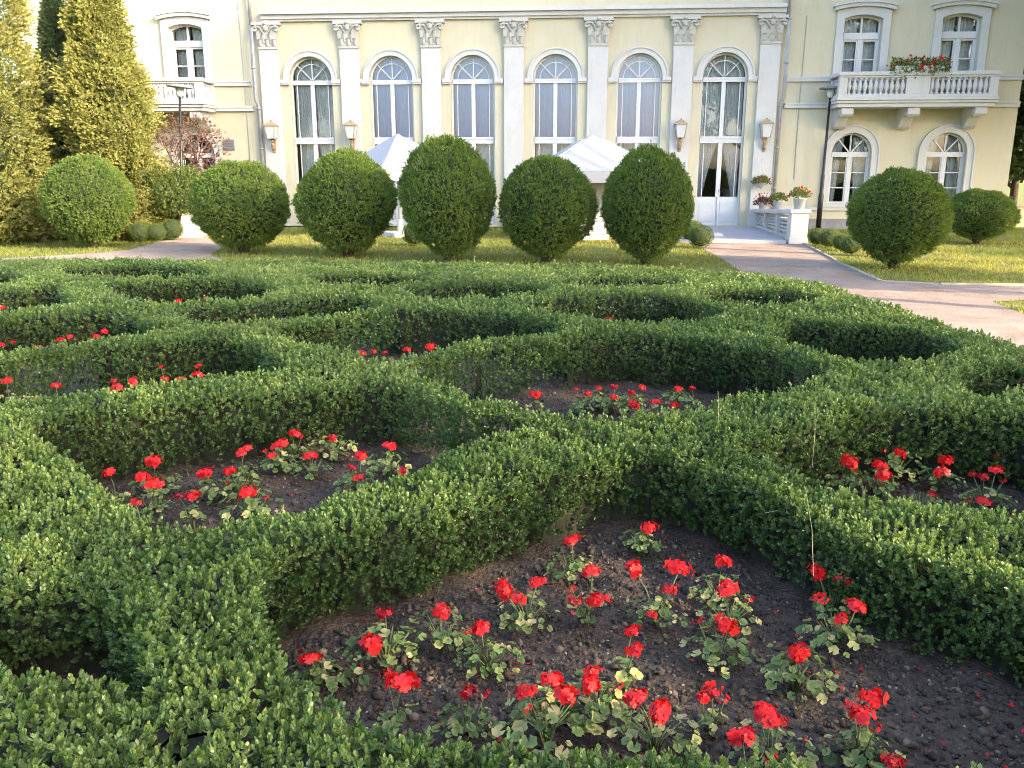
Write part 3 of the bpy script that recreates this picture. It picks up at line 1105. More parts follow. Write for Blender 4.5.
def litter():
    n = 5000
    X = rng.uniform(-9, 12, n)
    Y = rng.uniform(7, 23, n)
    ok = (inpoly(X, Y, PATH_R) | inpoly(X, Y, PATH_L)) & ~inpoly(X, Y, OUT) & (noise(np.c_[X, Y], 1.1) > -.1)
    X, Y = X[ok], Y[ok]
    n = len(X)
    a = rng.random(n) * 6.283
    s_ = rng.uniform(.008, .03, n)
    u = np.c_[np.cos(a), np.sin(a), rng.normal(0, .15, n)] * s_[:, None]
    v = np.c_[-np.sin(a), np.cos(a), rng.normal(0, .15, n)] * s_[:, None] * .55
    c = np.c_[X, Y, np.full(n, -.014)]
    V = np.stack([c - u, c + v, c + u, c - v], 1).reshape(-1, 3)
    t = np.repeat(rng.uniform(.2, 1, n), 4)
    tag(link('fallen_leaves', np_mesh('fallen_leaves', V, np.arange(4 * n).reshape(-1, 4), M['litter'], t)), 'small dry leaves and grit strewn over the gravel paths', 'leaves', kind='stuff')


litter()

# ================================================================== SHRUBS AND TREES
def ball_points(n):
    v = unit(rng.standard_normal((n, 3)))
    return v


def globe_mesh(seed, n=9000, egg=.07):
    """unit-radius clipped shrub, sitting with its centre at z=0"""
    U = ball_points(n)
    U = U[(U[:, 2] > -.985) & ((U[:, 2] > -.7) | (rng.random(n) < .6))]
    n = len(U)
    s = np.array([seed * 7.1, 3.3, 1.7])
    lump = .06 * noise(U + s, 1.7) + .05 * noise(U + s, 4.5) + .045 * noise(U + s, 11)
    r = 1 + lump - rng.random(n) ** 2 * .09
    r = r + np.where(rng.random(n) < .05, rng.random(n) * .07, 0)
    shp = np.where(U[:, 2:3] > 0, 1 - egg * U[:, 2:3] ** 2, 1 - .14 * U[:, 2:3] ** 2)
    P = U * r[:, None] * np.c_[shp, shp, np.ones(n)]
    D = U * .7 + rng.normal(0, .42, (n, 3)) + np.array([0, 0, .35])
    tint = .35 + .18 * noise(U + s, 3) + rng.normal(0, .12, n)
    V, Q, T = sprigs(P - unit(D) * .03, D, .075, 6, .055, .022, tint, False, 60, 15)
    return np_mesh('globe_foliage', V, Q, M['globe'], T)


def core_mesh(mat_, sub=3, sc=.9):
    bm = bmesh.new()
    bmesh.ops.create_icosphere(bm, subdivisions=sub, radius=sc)
    for v in bm.verts:
        v.co *= 1 + .03 * math.sin(v.co.x * 9 + v.co.z * 7)
    me = bpy.data.meshes.new('shrub_core')
    bm.to_mesh(me)
    bm.free()
    me.materials.append(mat_)
    return me


GM = [globe_mesh(i) for i in range(3)]
GC = core_mesh(M['globe_core'])


def stems_obj(root, r, h, n=5):
    k = MB()
    for i in range(n):
        a = i * 6.283 / n + random.uniform(-.4, .4)
        k.tube([(.05 * r * math.cos(a), .05 * r * math.sin(a), -.05), (.14 * r * math.cos(a), .14 * r * math.sin(a), h * .5), (.42 * r * math.cos(a), .42 * r * math.sin(a), h * 1.5)], [.028 * r + .008, .024 * r + .006, .012 * r], 7)
    k.obj('trunk', M['bark'], root)


GLOBES = [
    (90, 97, 157, 247, 'clipped globe shrub in full sun, leftmost, in front of the conifers'),
    (242, 101, 162, 252, 'clipped globe shrub second from the left, with a sunny crown, below the grey vent'),
    (347.5, 101, 153, 256, 'clipped globe shrub with sunlit top right, before the left parasol'),
    (448.5, 100, 139, 261, 'tallest egg shaped clipped shrub, to the right of the left parasol'),
    (547, 98, 157, 262, 'clipped globe shrub in shade, to the left of the right parasol'),
    (647, 97, 150, 264, 'clipped globe shrub in shade, to the left of the white terrace door'),
    (897, 100, 171, 268, 'clipped shrub with a ragged right side, on the lawn by the path corner'),
    (980, 69, 190, 243, 'low wide clipped shrub at the foot of the right wing'),
]
for i, (px, wd, yt, yb, lab) in enumerate(GLOBES):
    x, Y = unp(px, yb)
    Yc = Y + .15
    zt = zat(yt, Yc)
    r = wd / 2 / F * (Yc * CT + (H - zt / 2) * ST) * (.85 if px < 150 else .93)
    hz = (zt + .02) / 2
    bottom = .09
    cz = (zt + bottom) / 2
    rz = (zt - bottom) / 2
    root = empty('globe_shrub', (x, Yc, 0), label=lab, cat='shrub', group='clipped globe shrubs before the villa')
    o = link('crown', GM[i % 3], root, (0, 0, cz))
    o.scale = (r, r, rz)
    o.rotation_euler = (random.uniform(-.09, .09), random.uniform(-.09, .09), i * 1.3)
    o.scale.x *= random.uniform(.96, 1.04)
    c = link('inner_twigs', GC, root, (0, 0, cz))
    c.scale = (r * .93, r * .93, rz * .93)
    stems_obj(root, r, .3, 9)

SMALL = globe_mesh(9, 2200, .05)
BALLS = [(700, 247, 24, 'small clipped ball shrub, nearer the camera, right of the sixth globe shrub'), (692, 241, 22, 'small clipped ball shrub, farther one, right of the sixth globe shrub'),
         (817, 245, 18, 'small ball shrub at the foot of the right street lamp'), (829, 247, 20, 'small ball shrub second from the right street lamp'),
         (841, 250, 18, 'small ball shrub third from the right street lamp'), (850, 254, 20, 'small ball shrub touching the ragged clipped shrub'),
         (140, 241, 20, 'low ball shrub nearest the leftmost globe shrub'), (157, 240.5, 18, 'low ball shrub in the middle of three by the left path'), (173, 239, 21, 'low ball shrub beside the white pedestal'),
         (415, 245, 24, 'small leafy plant in the gap under the left parasol')]
for px, yb, wd, lab in BALLS:
    x, Y = unp(px, yb)
    r = wd / 2 / F * Y * 1.03
    root = empty('ball_shrub', (x, Y, 0), label=lab, cat='shrub', group='small ball shrubs by the paths')
    o = link('crown', SMALL, root, (0, 0, r * .85))
    o.scale = (r, r, r * .92)
    o.rotation_euler = (0, 0, random.uniform(0, 6))
    c = link('inner_twigs', GC, root, (0, 0, r * .85))
    c.scale = (r * .95, r * .95, r * .88)


def conifer(name, x, Y, r, h, n, m, prof, label, seed=0, ll=.08, lw=.036):
    root = empty(name, (x, Y, 0), label=label, cat='tree', group='conifers at the left of the villa')
    t = rng.random(n) ** 1.25
    a = rng.random(n) * 6.283
    R_ = r * prof(t)
    U = np.c_[np.cos(a), np.sin(a)]
    z = .12 + t * (h - .12)
    Pn = np.c_[U * r * .9, z] + seed * 9.1
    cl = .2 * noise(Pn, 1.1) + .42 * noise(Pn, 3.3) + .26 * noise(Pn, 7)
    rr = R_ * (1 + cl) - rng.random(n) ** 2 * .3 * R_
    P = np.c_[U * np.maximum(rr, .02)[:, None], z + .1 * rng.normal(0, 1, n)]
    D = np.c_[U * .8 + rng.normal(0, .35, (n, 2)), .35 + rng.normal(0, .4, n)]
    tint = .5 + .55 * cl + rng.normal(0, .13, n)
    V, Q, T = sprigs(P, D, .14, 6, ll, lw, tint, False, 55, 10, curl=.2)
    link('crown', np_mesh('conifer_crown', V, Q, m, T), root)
    k = MB()
    ring = []
    for i in range(11):
        q = i / 10
        ring.append((max(.01, r * .55 * float(prof(np.array([q]))[0])), .3 + q * (h - .5)))
    k.lathe(ring, 18)
    k.obj('inner_twigs', M['globe_core'], root)
    k = MB()
    k.tube([(0, 0, -.1), (0, 0, h * .4), (0, 0, h * .9)], [.12, .09, .02], 8)
    for i in range(8):
        b = i * 2.4
        zz = .4 + i * h * .09
        k.tube([(0, 0, zz), (r * .5 * math.cos(b), r * .5 * math.sin(b), zz + .35)], [.03, .01], 5)
    k.obj('trunk', M['bark'], root)
    return root


Y1 = 19.8
conifer('conifer', xat(-13, 200, Y1), Y1, 1.2, 8.6, 23000, M['thuja'], lambda t: np.where(t < .42, 1.06, np.maximum(.84, 1.06 - (t - .42) * 2.2)) * np.minimum(1, (1 - t) * 3.2 + .05) ** .7, 'tall broad golden green conifer at the left edge of the photo', 1)
conifer('conifer', xat(112, 150, 20.8), 20.8, .93, zat(-42, 20.8), 20000, M['thuja'], lambda t: np.minimum(1, .8 + t * .5) * np.minimum(1, (1 - t) * 1.75 + .03) ** .75, 'conical golden green conifer in front of the left balcony', 2)
conifer('conifer', xat(71, 150, 21.6), 21.6, 1.35, zat(2, 21.6), 9000, M['darkfir'], lambda t: (1 - t) ** .9 * .95 + .03, 'narrow dark green conifer between the two golden ones', 3, .1, .03)


def loose_shrub(name, x, Y, r, z0, z1, n, m, label, ll=.06, lw=.035, seed=0, cat='shrub'):
    root = empty(name, (x, Y, 0), label=label, cat=cat)
    U = ball_points(n)
    rr = (.35 + .65 * rng.random(n) ** .5) * (1 + .4 * noise(U + seed, 2.3))
    P = U * rr[:, None] * np.array([r, r, (z1 - z0) / 2]) + np.array([0, 0, (z0 + z1) / 2])
    D = U + rng.normal(0, .5, (n, 3)) + np.array([0, 0, .3])
    V, Q, T = sprigs(P, D, .09, 6, ll, lw, .4 + .25 * noise(U + seed, 3) + rng.normal(0, .15, n), False)
    link('crown', np_mesh('shrub_crown', V, Q, m, T), root)
    k = MB()
    for i in range(8):
        a = i * .8
        e = r * random.uniform(.3, .75)
        k.tube([(.04 * math.cos(a), .04 * math.sin(a), -.05), (e * .45 * math.cos(a), e * .45 * math.sin(a), z0 + (z1 - z0) * .3), (e * math.cos(a), e * math.sin(a), z0 + (z1 - z0) * .8)], [.025, .018, .006], 6)
    k.obj('trunk', M['bark'], root)
    return root


YS = 22.6
loose_shrub('red_shrub', xat(186, 150, YS), YS, 1.0, 1.15, zat(112, YS), 1100, M['redshrub'], 'airy red leaved shrub under the left balcony', .05, .03, 1)
loose_shrub('bush', xat(172, 195, 21.2), 21.2, .85, .55, zat(168, 21.2), 2600, M['greenshrub'], 'loose light green bush between the conifer and second globe shrub', .06, .035, 2)
loose_shrub('bush', xat(172, 230, 22), 22.0, .7, .1, .7, 900, M['greenshrub'], 'low olive bush at the foot of the white pedestal', .06, .035, 4)


def tree(x, y, h, r, n, label, seed, leaf=.3, clear=.3):
    root = empty('broadleaf_tree', (x, y, 0), label=label, cat='tree', group='tall trees around the garden')
    nb = 13
    cen = []
    for i in range(nb):
        a = i * 2.4 + seed
        q = random.uniform(.2, .75)
        cen.append((r * q * math.cos(a), r * q * math.sin(a), h * (clear + .12 + (1 - clear - .2) * ((i + .5) / nb))))
    cen = np.array(cen)
    ci = rng.integers(0, nb, n)
    U = ball_points(n)
    br = r * rng.uniform(.36, .52, nb)[ci]
    P = cen[ci] + U * (br * rng.random(n) ** .4)[:, None] * np.array([1, 1, .8])
    D = U + rng.normal(0, .6, (n, 3))
    V, Q, T = sprigs(P, D, leaf, 4, leaf, leaf * .55, .45 + rng.normal(0, .2, n), False, 70, 30)
    link('crown', np_mesh('tree_crown', V, Q, M['treeleaf'], T), root)
    k = MB()
    k.tube([(0, 0, -.1), (.05, .05, h * clear), (0, .1, h * .8)], [r * .075, r * .055, r * .015], 10)
    for c in cen:
        z = max(h * clear * .8, c[2] * .6)
        k.tube([(.03, .03, z), (c[0] * .6, c[1] * .6, (z + c[2]) / 2 + .2), tuple(c)], [r * .03, r * .02, r * .006], 6)
    k.obj('trunk', M['bark'], root)
    return root


TREES = [(16.5, 17.2, 21, 5.6, 2600, .22), (15.4, 13.7, 18, 3.2, 3200, .46), (14.3, 12.0, 12.6, 2.1, 3400, .68), (21.5, 24.5, 14, 4.4, 1800, .25), (20.2, 19.2, 13.5, 3.2, 2600, .2), (24.5, 13.5, 15, 4.6, 1500, .3), (9.1, 8.2, 8.2, 1.9, 3400, .35), (9.7, 9.7, 7.2, 1.9, 3400, .3), (11.6, 10.2, 6.9, 1.9, 3400, .25),  # unseen trees inferred from the shade; places, crowns and densities shaped to cast it
         (10.5, 1.2, 11.5, 3.9, 240, .25), (9.5, -5.5, 12, 4.0, 330, .25), (17.0, -4, 14, 4.5, 190, .25), (12, -27, 15, 5, 900, .3), (24, -25, 15, 5.5, 900, .3), (-28, -27, 15, 5.5, 900, .3)]
for i, (x, y, h, r, dn_, clr) in enumerate(TREES):
    tree(x, y, h, r, int(dn_ * r * min(1, r / 3)), 'tall broadleaf tree beside the garden, unseen, placed for its shade and reflections', i, .3 if r > 2 else .2, clr)

# ================================================================== VILLA
D0, b_, c_, a_ = 25.6, .09012, -.00714, -.2682
EX = Vector((D0 * b_, D0 * c_, 0))
PU = EX.length
EX.normalize()
ORG = Vector((D0 * (a_ + 3 * b_), D0 * (1 + 3 * c_), 0))
RZ = math.atan2(EX.y, EX.x)
villa = empty('villa', ORG, RZ, label='cream two storey villa with white pilasters and tall arched windows', cat='building')


def wl(x, y, z):
    """villa coordinates to world"""
    return ORG + EX * x + Vector((-EX.y, EX.x, 0)) * y + Vector((0, 0, z))


def arch(cx, z0, zs, r, n=20):
    """opening outline, counter-clockwise from lower left"""
    pts = [(cx - r, z0), (cx + r, z0), (cx + r, zs)]
    pts += [(cx + r * math.cos(math.pi * i / n), zs + r * math.sin(math.pi * i / n)) for i in range(1, n)]
    pts += [(cx - r, zs)]
    return pts


def seg_arch(cx, z0, zs, r, rise, n=8):
    pts = [(cx - r, z0), (cx + r, z0)]
    pts += [(cx + r - 2 * r * i / n, zs + rise * (1 - (1 - 2 * i / n) ** 2)) for i in range(n + 1)]
    return pts


BAYS = [PU * (k - 2.5) for k in range(6)]
ZS, RW = 4.08, .62
UPX = [-11.86, -9.33, 9.33, 11.86]
LOX = [-11.86, -9.3, 9.34, 11.87]
openings = [('tall', cx, arch(cx, .06, ZS, RW)) for cx in BAYS]
openings += [('up', cx, seg_arch(cx, 3.5, 5.5, .5, .1)) for cx in UPX]
openings += [('low', cx, arch(cx, .68, 2.05, .54)) for cx in LOX]
XL, XR, ZT, DEP, TK = -14.5, 13.6, 8.2, 9.0, .3

# ---- wall with real openings
loops = [[(XL, 0), (XR, 0), (XR, ZT), (XL, ZT)]] + [o[2] for o in openings]
flat = [p for lp in loops for p in lp]
tris = tessellate_polygon([[Vector((x, z, 0)) for x, z in lp] for lp in loops])
V = [(x, 0, z) for x, z in flat]
Fs = [tuple(t) for t in tris]
for _, cx, lp in openings:
    b0 = len(V)
    V += [(x, 0, z) for x, z in lp] + [(x, TK, z) for x, z in lp]
    n_ = len(lp)
    Fs += [(b0 + i, b0 + (i + 1) % n_, b0 + n_ + (i + 1) % n_, b0 + n_ + i) for i in range(n_)]
b0 = len(V)
V += [(XL, 0, 0), (XR, 0, 0), (XR, DEP, 0), (XL, DEP, 0), (XL, 0, ZT), (XR, 0, ZT), (XR, DEP, ZT), (XL, DEP, ZT)]
Fs += [(b0 + 1, b0 + 2, b0 + 6, b0 + 5), (b0 + 2, b0 + 3, b0 + 7, b0 + 6), (b0 + 3, b0, b0 + 4, b0 + 7), (b0, b0 + 3, b0 + 2, b0 + 1)]
me = bpy.data.meshes.new('villa_wall')
me.from_pydata(V, [], Fs)
me.materials.append(M['cream'])
me.update()
link('wall', me, villa)
k = MB()
k.hexa([(XL - .4, -.4, ZT), (XR + .4, -.4, ZT), (XR + .4, DEP + .4, ZT), (XL - .4, DEP + .4, ZT)], [(XL + 2, 3, ZT + 2), (XR - 2, 3, ZT + 2), (XR - 2, DEP - 3, ZT + 2), (XL + 2, DEP - 3, ZT + 2)])
k.obj('roof', M['roof'], villa)
k = MB()
for z0, z1, d in ((5.62, 5.68, .09), (5.68, 5.79, .15), (5.79, 5.85, .24), (5.85, 5.885, .2)):
    k.box(-7.08, -d, z0, 7.28, -.002, z1)
k.obj('cornice', M['white'], villa)
for x0, x1 in ((XL, -7.5), (7.42, XR)):
    k = MB()
    k.box(x0, -.07, 3.93, x1, -.002, 4.06)
    k.box(x0, -.09, 4.02, x1, -.071, 4.058)
    k.obj('string_course', M['white'], villa)
    k = MB()
    k.box(x0, -.08, 3.24, x1, -.002, 3.38)
    k.box(x0, -.1, 3.33, x1, -.081, 3.378)
    k.obj('string_course', M['white'], villa)
    k = MB()
    k.box(x0, -.07, .5, x1, -.002, .6)
    k.obj('sill_course', M['white'], villa)
k = MB()
k.box(7.44, -.05, -.1, XR + .05, -.002, .27)
k.box(XR + .003, -.002, -.1, XR + .05, DEP, .27)
k.obj('plinth', M['plinth'], villa)
MB().box(XL, -.05, -.1, -7.5, -.002, .27).obj('plinth', M['plinth'], villa)


# ---- pilasters with leafy capitals
def capital_mesh():
    k = MB()
    z0, z1 = 4.95, 5.6
    w0, w1 = .265, .33
    k.box(-.285, -.13, z0 - .06, .285, -.003, z0)                          # astragal
    k.hexa([(-w0, -.11, z0), (w0, -.11, z0), (w0, -.003, z0), (-w0, -.003, z0)], [(-w1 * .95, -.17, z1 - .08), (w1 * .95, -.17, z1 - .08), (w1 * .95, -.003, z1 - .08), (-w1 * .95, -.003, z1 - .08)])
    k.box(-.40, -.22, z1 - .08, .40, -.003, z1)                            # abacus
    # two tiers of curling leaves
    for tier, (zb, hh, xs) in enumerate(((z0 + .02, .24, (-.2, 0, .2)), (z0 + .1, .3, (-.1, .1)))):
        for x in xs:
            g = []
            for i in range(6):
                q = i / 5
                ww = .075 * math.sin(math.pi * (.22 + .68 * q)) + .012
                y = -.125 - .05 * q - .07 * max(0, q - .55) ** 1.0 - .01 * tier
                z = zb + hh * (q - .9 * max(0, q - .72))
                g.append(((x - ww, y + .02, z), (x, y - .018, z), (x + ww, y + .02, z)))
            for a, b in zip(g, g[1:]):
                for i in range(2):
                    k.bm.faces.new([k.bm.verts.new(p) for p in (a[i], a[i + 1], b[i + 1], b[i])])
    # corner volutes
    for s in (-1, 1):
        c = (s * .315, -.19, z1 - .17)
        pts = []
        for i in range(22):
            t = i / 21
            ang = math.pi * .5 + s * t * 4.2 * math.pi
            r = .085 * (1 - .8 * t)
            pts.append((c[0] + r * math.cos(ang), c[1], c[2] + r * math.sin(ang)))
        k.tube(pts, [.024 * (1 - .5 * i / 21) for i in range(22)], 6)
        k.tube([(s * .07, -.17, z1 - .32), (s * .16, -.19, z1 - .15), (s * .3, -.19, z1 - .09)], [.02, .022, .02], 6)
    # central mask
    bmesh.ops.create_uvsphere(k.bm, u_segments=10, v_segments=8, radius=.075, matrix=Matrix.Translation((0, -.19, z1 - .16)) @ Matrix.Diagonal((1, .7, 1.15, 1)))
    for s in (-1, 1):
        bmesh.ops.create_uvsphere(k.bm, u_segments=8, v_segments=6, radius=.035, matrix=Matrix.Translation((s * .09, -.18, z1 - .12)))
    bmesh.ops.create_uvsphere(k.bm, u_segments=8, v_segments=6, radius=.05, matrix=Matrix.Translation((0, -.225, z1 - .04)))
    return k.mesh('capital', M['oldwhite'])


cap_me = capital_mesh()
k = MB()
k.box(-.275, -.1, .0, .275, -.002, 4.89)
k.box(-.32, -.14, 0, .32, -.101, .32)
k.box(-.30, -.125, .32, .30, -.101, .4)
pil_me = k.mesh('pilaster', M['white'], .008)
for i in range(7):
    p = link('pilaster', pil_me, villa, (PU * (i - 3), 0, 0))
    link('capital', cap_me, p)


# ---- windows
def curtain_mesh(outline_x0, x1, z0, z1, y, waves, m, gather=0.0):
    nx, nz = waves * 6, 8
    Vv, Qq = [], []
    for j in range(nz + 1):
        q = j / nz
        z = z0 + (z1 - z0) * q
        for i in range(nx + 1):
            t = i / nx
            xa, xb = outline_x0, x1
            if gather > 0:
                xb = outline_x0 + (x1 - outline_x0) * (1 - gather * (1 - q) ** .8)
            elif gather < 0:
                xa = x1 - (x1 - outline_x0) * (1 + gather * (1 - q) ** .8)
            x = xa + (xb - xa) * t
            Vv.append((x, y + .03 * math.sin(t * waves * 6.283 + q * .8 + 1.3 * math.sin(5 * t + outline_x0 * 9)) * (.6 + .4 * math.sin(9 * t + outline_x0 * 5)) + .01 * math.sin(t * waves * 2.3 * 6.283 + q * 2), z))
    for j in range(nz):
        for i in range(nx):
            b = j * (nx + 1) + i
            Qq.append((b, b + 1, b + nx + 2, b + nx + 1))
    return Vv, Qq


def merged(parts, name, m):
    V, Q = [], []
    for v, q in parts:
        o = len(V)
        V += v
        Q += [tuple(i + o for i in f) for f in q]
    return np_mesh(name, np.array(V), np.array(Q), m, smooth=True)


def glass_face(poly, y, m, name='pane'):
    me = bpy.data.meshes.new(name)
    me.from_pydata([(x, y, z) for x, z in poly], [], [tuple(range(len(poly)))])
    me.materials.append(m)
    return me


def tall_window():
    """tall arched window, drawn with its axis at x=0; meshes for glazing, frame and so on"""
    z0, zm, zg = .06, 2.42, .86
    r = RW
    k = MB()
    y0, y1 = .13, .2
    # outer frame
    inner = [(-r + .05, z0)] + [(-r + .05, ZS)] + [(-(r - .05) * math.cos(math.pi * i / 20), ZS + (r - .05) * math.sin(math.pi * i / 20)) for i in range(1, 20)] + [(r - .05, ZS), (r - .05, z0)]
    outer = [(-r + .001, z0)] + [(-r + .001, ZS)] + [(-(r - .001) * math.cos(math.pi * i / 20), ZS + (r - .001) * math.sin(math.pi * i / 20)) for i in range(1, 20)] + [(r - .001, ZS), (r - .001, z0)]
    k.strip(inner, outer, y0, y1)
    k.box(-r + .05, y0 - .03, ZS - .13, r - .05, y1, ZS - .01)              # transom under the fanlight
    k.box(-r + .05, y0 - .035, ZS - .06, r - .05, y0 - .031, ZS - .02)
    k.box(-r + .05, y0 - .03, zm - .09, r - .05, y1, zm + .09)              # middle transom
    k.box(-r + .05, y0 - .045, zm + .03, r - .05, y0 - .031, zm + .08)
    k.box(-.055, y0 - .015, zm + .09, .055, y1, ZS - .13)                   # mullion
    k.box(-.06, y0 - .015, zg, .06, y1, zm - .09)
    for s in (-1, 1):                                                       # narrow side lights
        k.box(s * (r - .17) - .012, y0 + .01, zm + .09, s * (r - .17) + .012, y1, ZS - .13)
        k.box(s * (r - .17) - .012, y0 + .01, zg, s * (r - .17) + .012, y1, zm - .09)
    # fanlight bars
    ar = [((r - .17) * math.cos(math.pi * i / 20), ZS - .01 + (r - .17) * math.sin(math.pi * i / 20)) for i in range(21)]
    k.strip([(x * .955, ZS - .01 + (z - ZS + .01) * .955) for x, z in ar], ar, y0 + .02, y1)
    for a in (45, 90, 135):
        a = R(a)
        d = Vector((math.cos(a), math.sin(a)))
        n_ = Vector((-d.y, d.x)) * .013
        p, q = d * .03, d * (r - .04)
        k.prism([(p.x + n_.x, ZS - .01 + p.y + n_.y), (p.x - n_.x, ZS - .01 + p.y - n_.y), (q.x - n_.x, ZS - .01 + q.y - n_.y), (q.x + n_.x, ZS - .01 + q.y + n_.y)], y0 + .024, y1 - .004)
    frame = k.mesh('window_frame', M['frame'])
    k = MB()                                                                # solid lower panels of the door leaves
    for s in (-1, 1):
        xa, xb = sorted((s * .012, s * (r - .05)))
        k.box(xa, y0 + .01, z0, xb, y1, zg)
        k.box(xa + .07, y0 - .004, z0 + .1, xb - .07, y0 + .009, zg - .13)
    k.box(-.01, y0 - .02, z0, .01, y1, zg)
    panel = k.mesh('door_panel', M['frame'], .006)
    k = MB()
    k.tube([(.02, y0 - .05, 1.0), (.02, y0 - .05, 1.05), (.02, y0 - .02, 1.06)], .01, 6)
    k.tube([(.02, y0 - .05, 1.0), (.09, y0 - .055, .995)], .009, 6)
    handle = k.mesh('handle', M['zinc'])
    pane = glass_face(arch(0, zg, ZS, r - .02), .165, M['glass'])
    return frame, panel, handle, pane


tw = tall_window()


def surround_mesh():
    k = MB()
    n = 24
    r0, r1 = RW + .001, RW + .13
    i_ = [(-r0 * math.cos(math.pi * i / n), ZS + r0 * math.sin(math.pi * i / n)) for i in range(n + 1)]
    o_ = [(-r1 * math.cos(math.pi * i / n), ZS + r1 * math.sin(math.pi * i / n)) for i in range(n + 1)]
    k.strip(i_, o_, -.06, -.002)
    r2 = r1 + .035
    k.strip(o_, [(-r2 * math.cos(math.pi * i / n), ZS + r2 * math.sin(math.pi * i / n)) for i in range(n + 1)], -.09, -.002)
    for s in (-1, 1):
        xa, xb = sorted((s * (RW - .0), s * (RW + .24)))
        k.box(xa, -.1, ZS - .1, xb, -.002, ZS - .002)
        k.box(xa, -.075, ZS - .14, xb, -.002, ZS - .1)
    return k.mesh('arch_moulding', M['white'])


sur_me = surround_mesh()
for i, cx in enumerate(BAYS):
    wnd = link('arched_window', tw[3], villa, (cx, 0, 0))
    link('frame', tw[0], wnd)
    link('door_panel', tw[1], wnd)
    link('handle', tw[2], wnd)
    link('arch_moulding', sur_me, wnd)
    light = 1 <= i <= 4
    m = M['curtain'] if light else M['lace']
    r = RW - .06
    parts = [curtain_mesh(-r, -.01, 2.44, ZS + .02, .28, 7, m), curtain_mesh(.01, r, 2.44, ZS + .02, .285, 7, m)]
    if light:
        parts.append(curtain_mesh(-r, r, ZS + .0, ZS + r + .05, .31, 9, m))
    else:
        parts.append(curtain_mesh(-r, r, ZS + .0, ZS + r + .05, .31, 9, m))
        parts[0] = curtain_mesh(-r, -.01, 2.44, ZS + .02, .27, 9, m, .12)
        parts[1] = curtain_mesh(.01, r, 2.44, ZS + .02, .275, 9, m, -.12)
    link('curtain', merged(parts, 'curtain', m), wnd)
    low = [curtain_mesh(-r, -.0, .5, 2.46, .4, 7, m, .88 if i == 5 else .3), curtain_mesh(0, r, .5, 2.46, .41, 7, m, -.88 if i == 5 else -.3)]
    link('lower_curtain', merged(low, 'lower_curtain', M['lace']), wnd)


def upper_window():
    r, z0, z1, rise = .5, 3.5, 5.5, .1
    y0, y1 = .12, .19
    k = MB()
    o_ = seg_arch(0, z0, z1, r - .001, rise)[1:] + [(-r + .001, z0)]
    o_ = [(r - .001, z0)] + seg_arch(0, z0, z1, r - .001, rise)[2:] + [(-r + .001, z0)]
    i_ = [(r - .05, z0)] + [(x * (r - .05) / r, z - .05) for x, z in seg_arch(0, z0, z1, r, rise)[2:]] + [(-r + .05, z0)]
    k.strip(i_, o_, y0, y1)
    k.box(-r + .05, y0 - .03, 5.0, r - .05, y1, 5.17)
    k.box(-.055, y0 - .012, z0, .055, y1, 5.0)
    k.box(-.025, y0, 5.17, .025, y1, 5.54)
    for s in (-1, 1):
        xa, xb = sorted((s * .055, s * .095))
        k.box(xa, y0 + .01, z0, xb, y1, 5.0)
        xa, xb = sorted((s * (r - .095), s * (r - .05)))
        k.box(xa, y0 + .01, z0, xb, y1, 5.0)
        xa, xb = sorted((s * .095, s * (r - .095)))
        k.box(xa, y0 + .02, 4.48, xb, y1, 4.51)
        k.box(xa, y0 + .012, 4.95, xb, y1, 4.999)
    fr = k.mesh('window_frame', M['frame'])
    k = MB()
    rr = r + .2
    ins = [(r + .001, 3.52)] + [(x * (r + .001) / r, z + .001) for x, z in seg_arch(0, z0, z1, r, rise)[2:]] + [(-r - .001, 3.52)]
    ous = [(rr, 3.52)] + [(x * rr / r, z + .2) for x, z in seg_arch(0, z0, z1, r, rise)[2:]] + [(-rr, 3.52)]
    k.strip(ins, ous, -.07, -.003)
    # hood
    hb = [(x * (rr + .08) / r, z + .2) for x, z in seg_arch(0, z0, z1, r, rise)[2:]]
    k.strip(hb, [(x, z + .09) for x, z in hb], -.16, -.003)
    k.strip([(x * 1.04, z + .09) for x, z in hb], [(x * 1.04, z + .13) for x, z in hb], -.2, -.003)
    sur = k.mesh('window_surround', M['white'])
    pane = glass_face(seg_arch(0, z0, z1, r - .02, rise - .01), .155, M['glass'])
    return fr, sur, pane


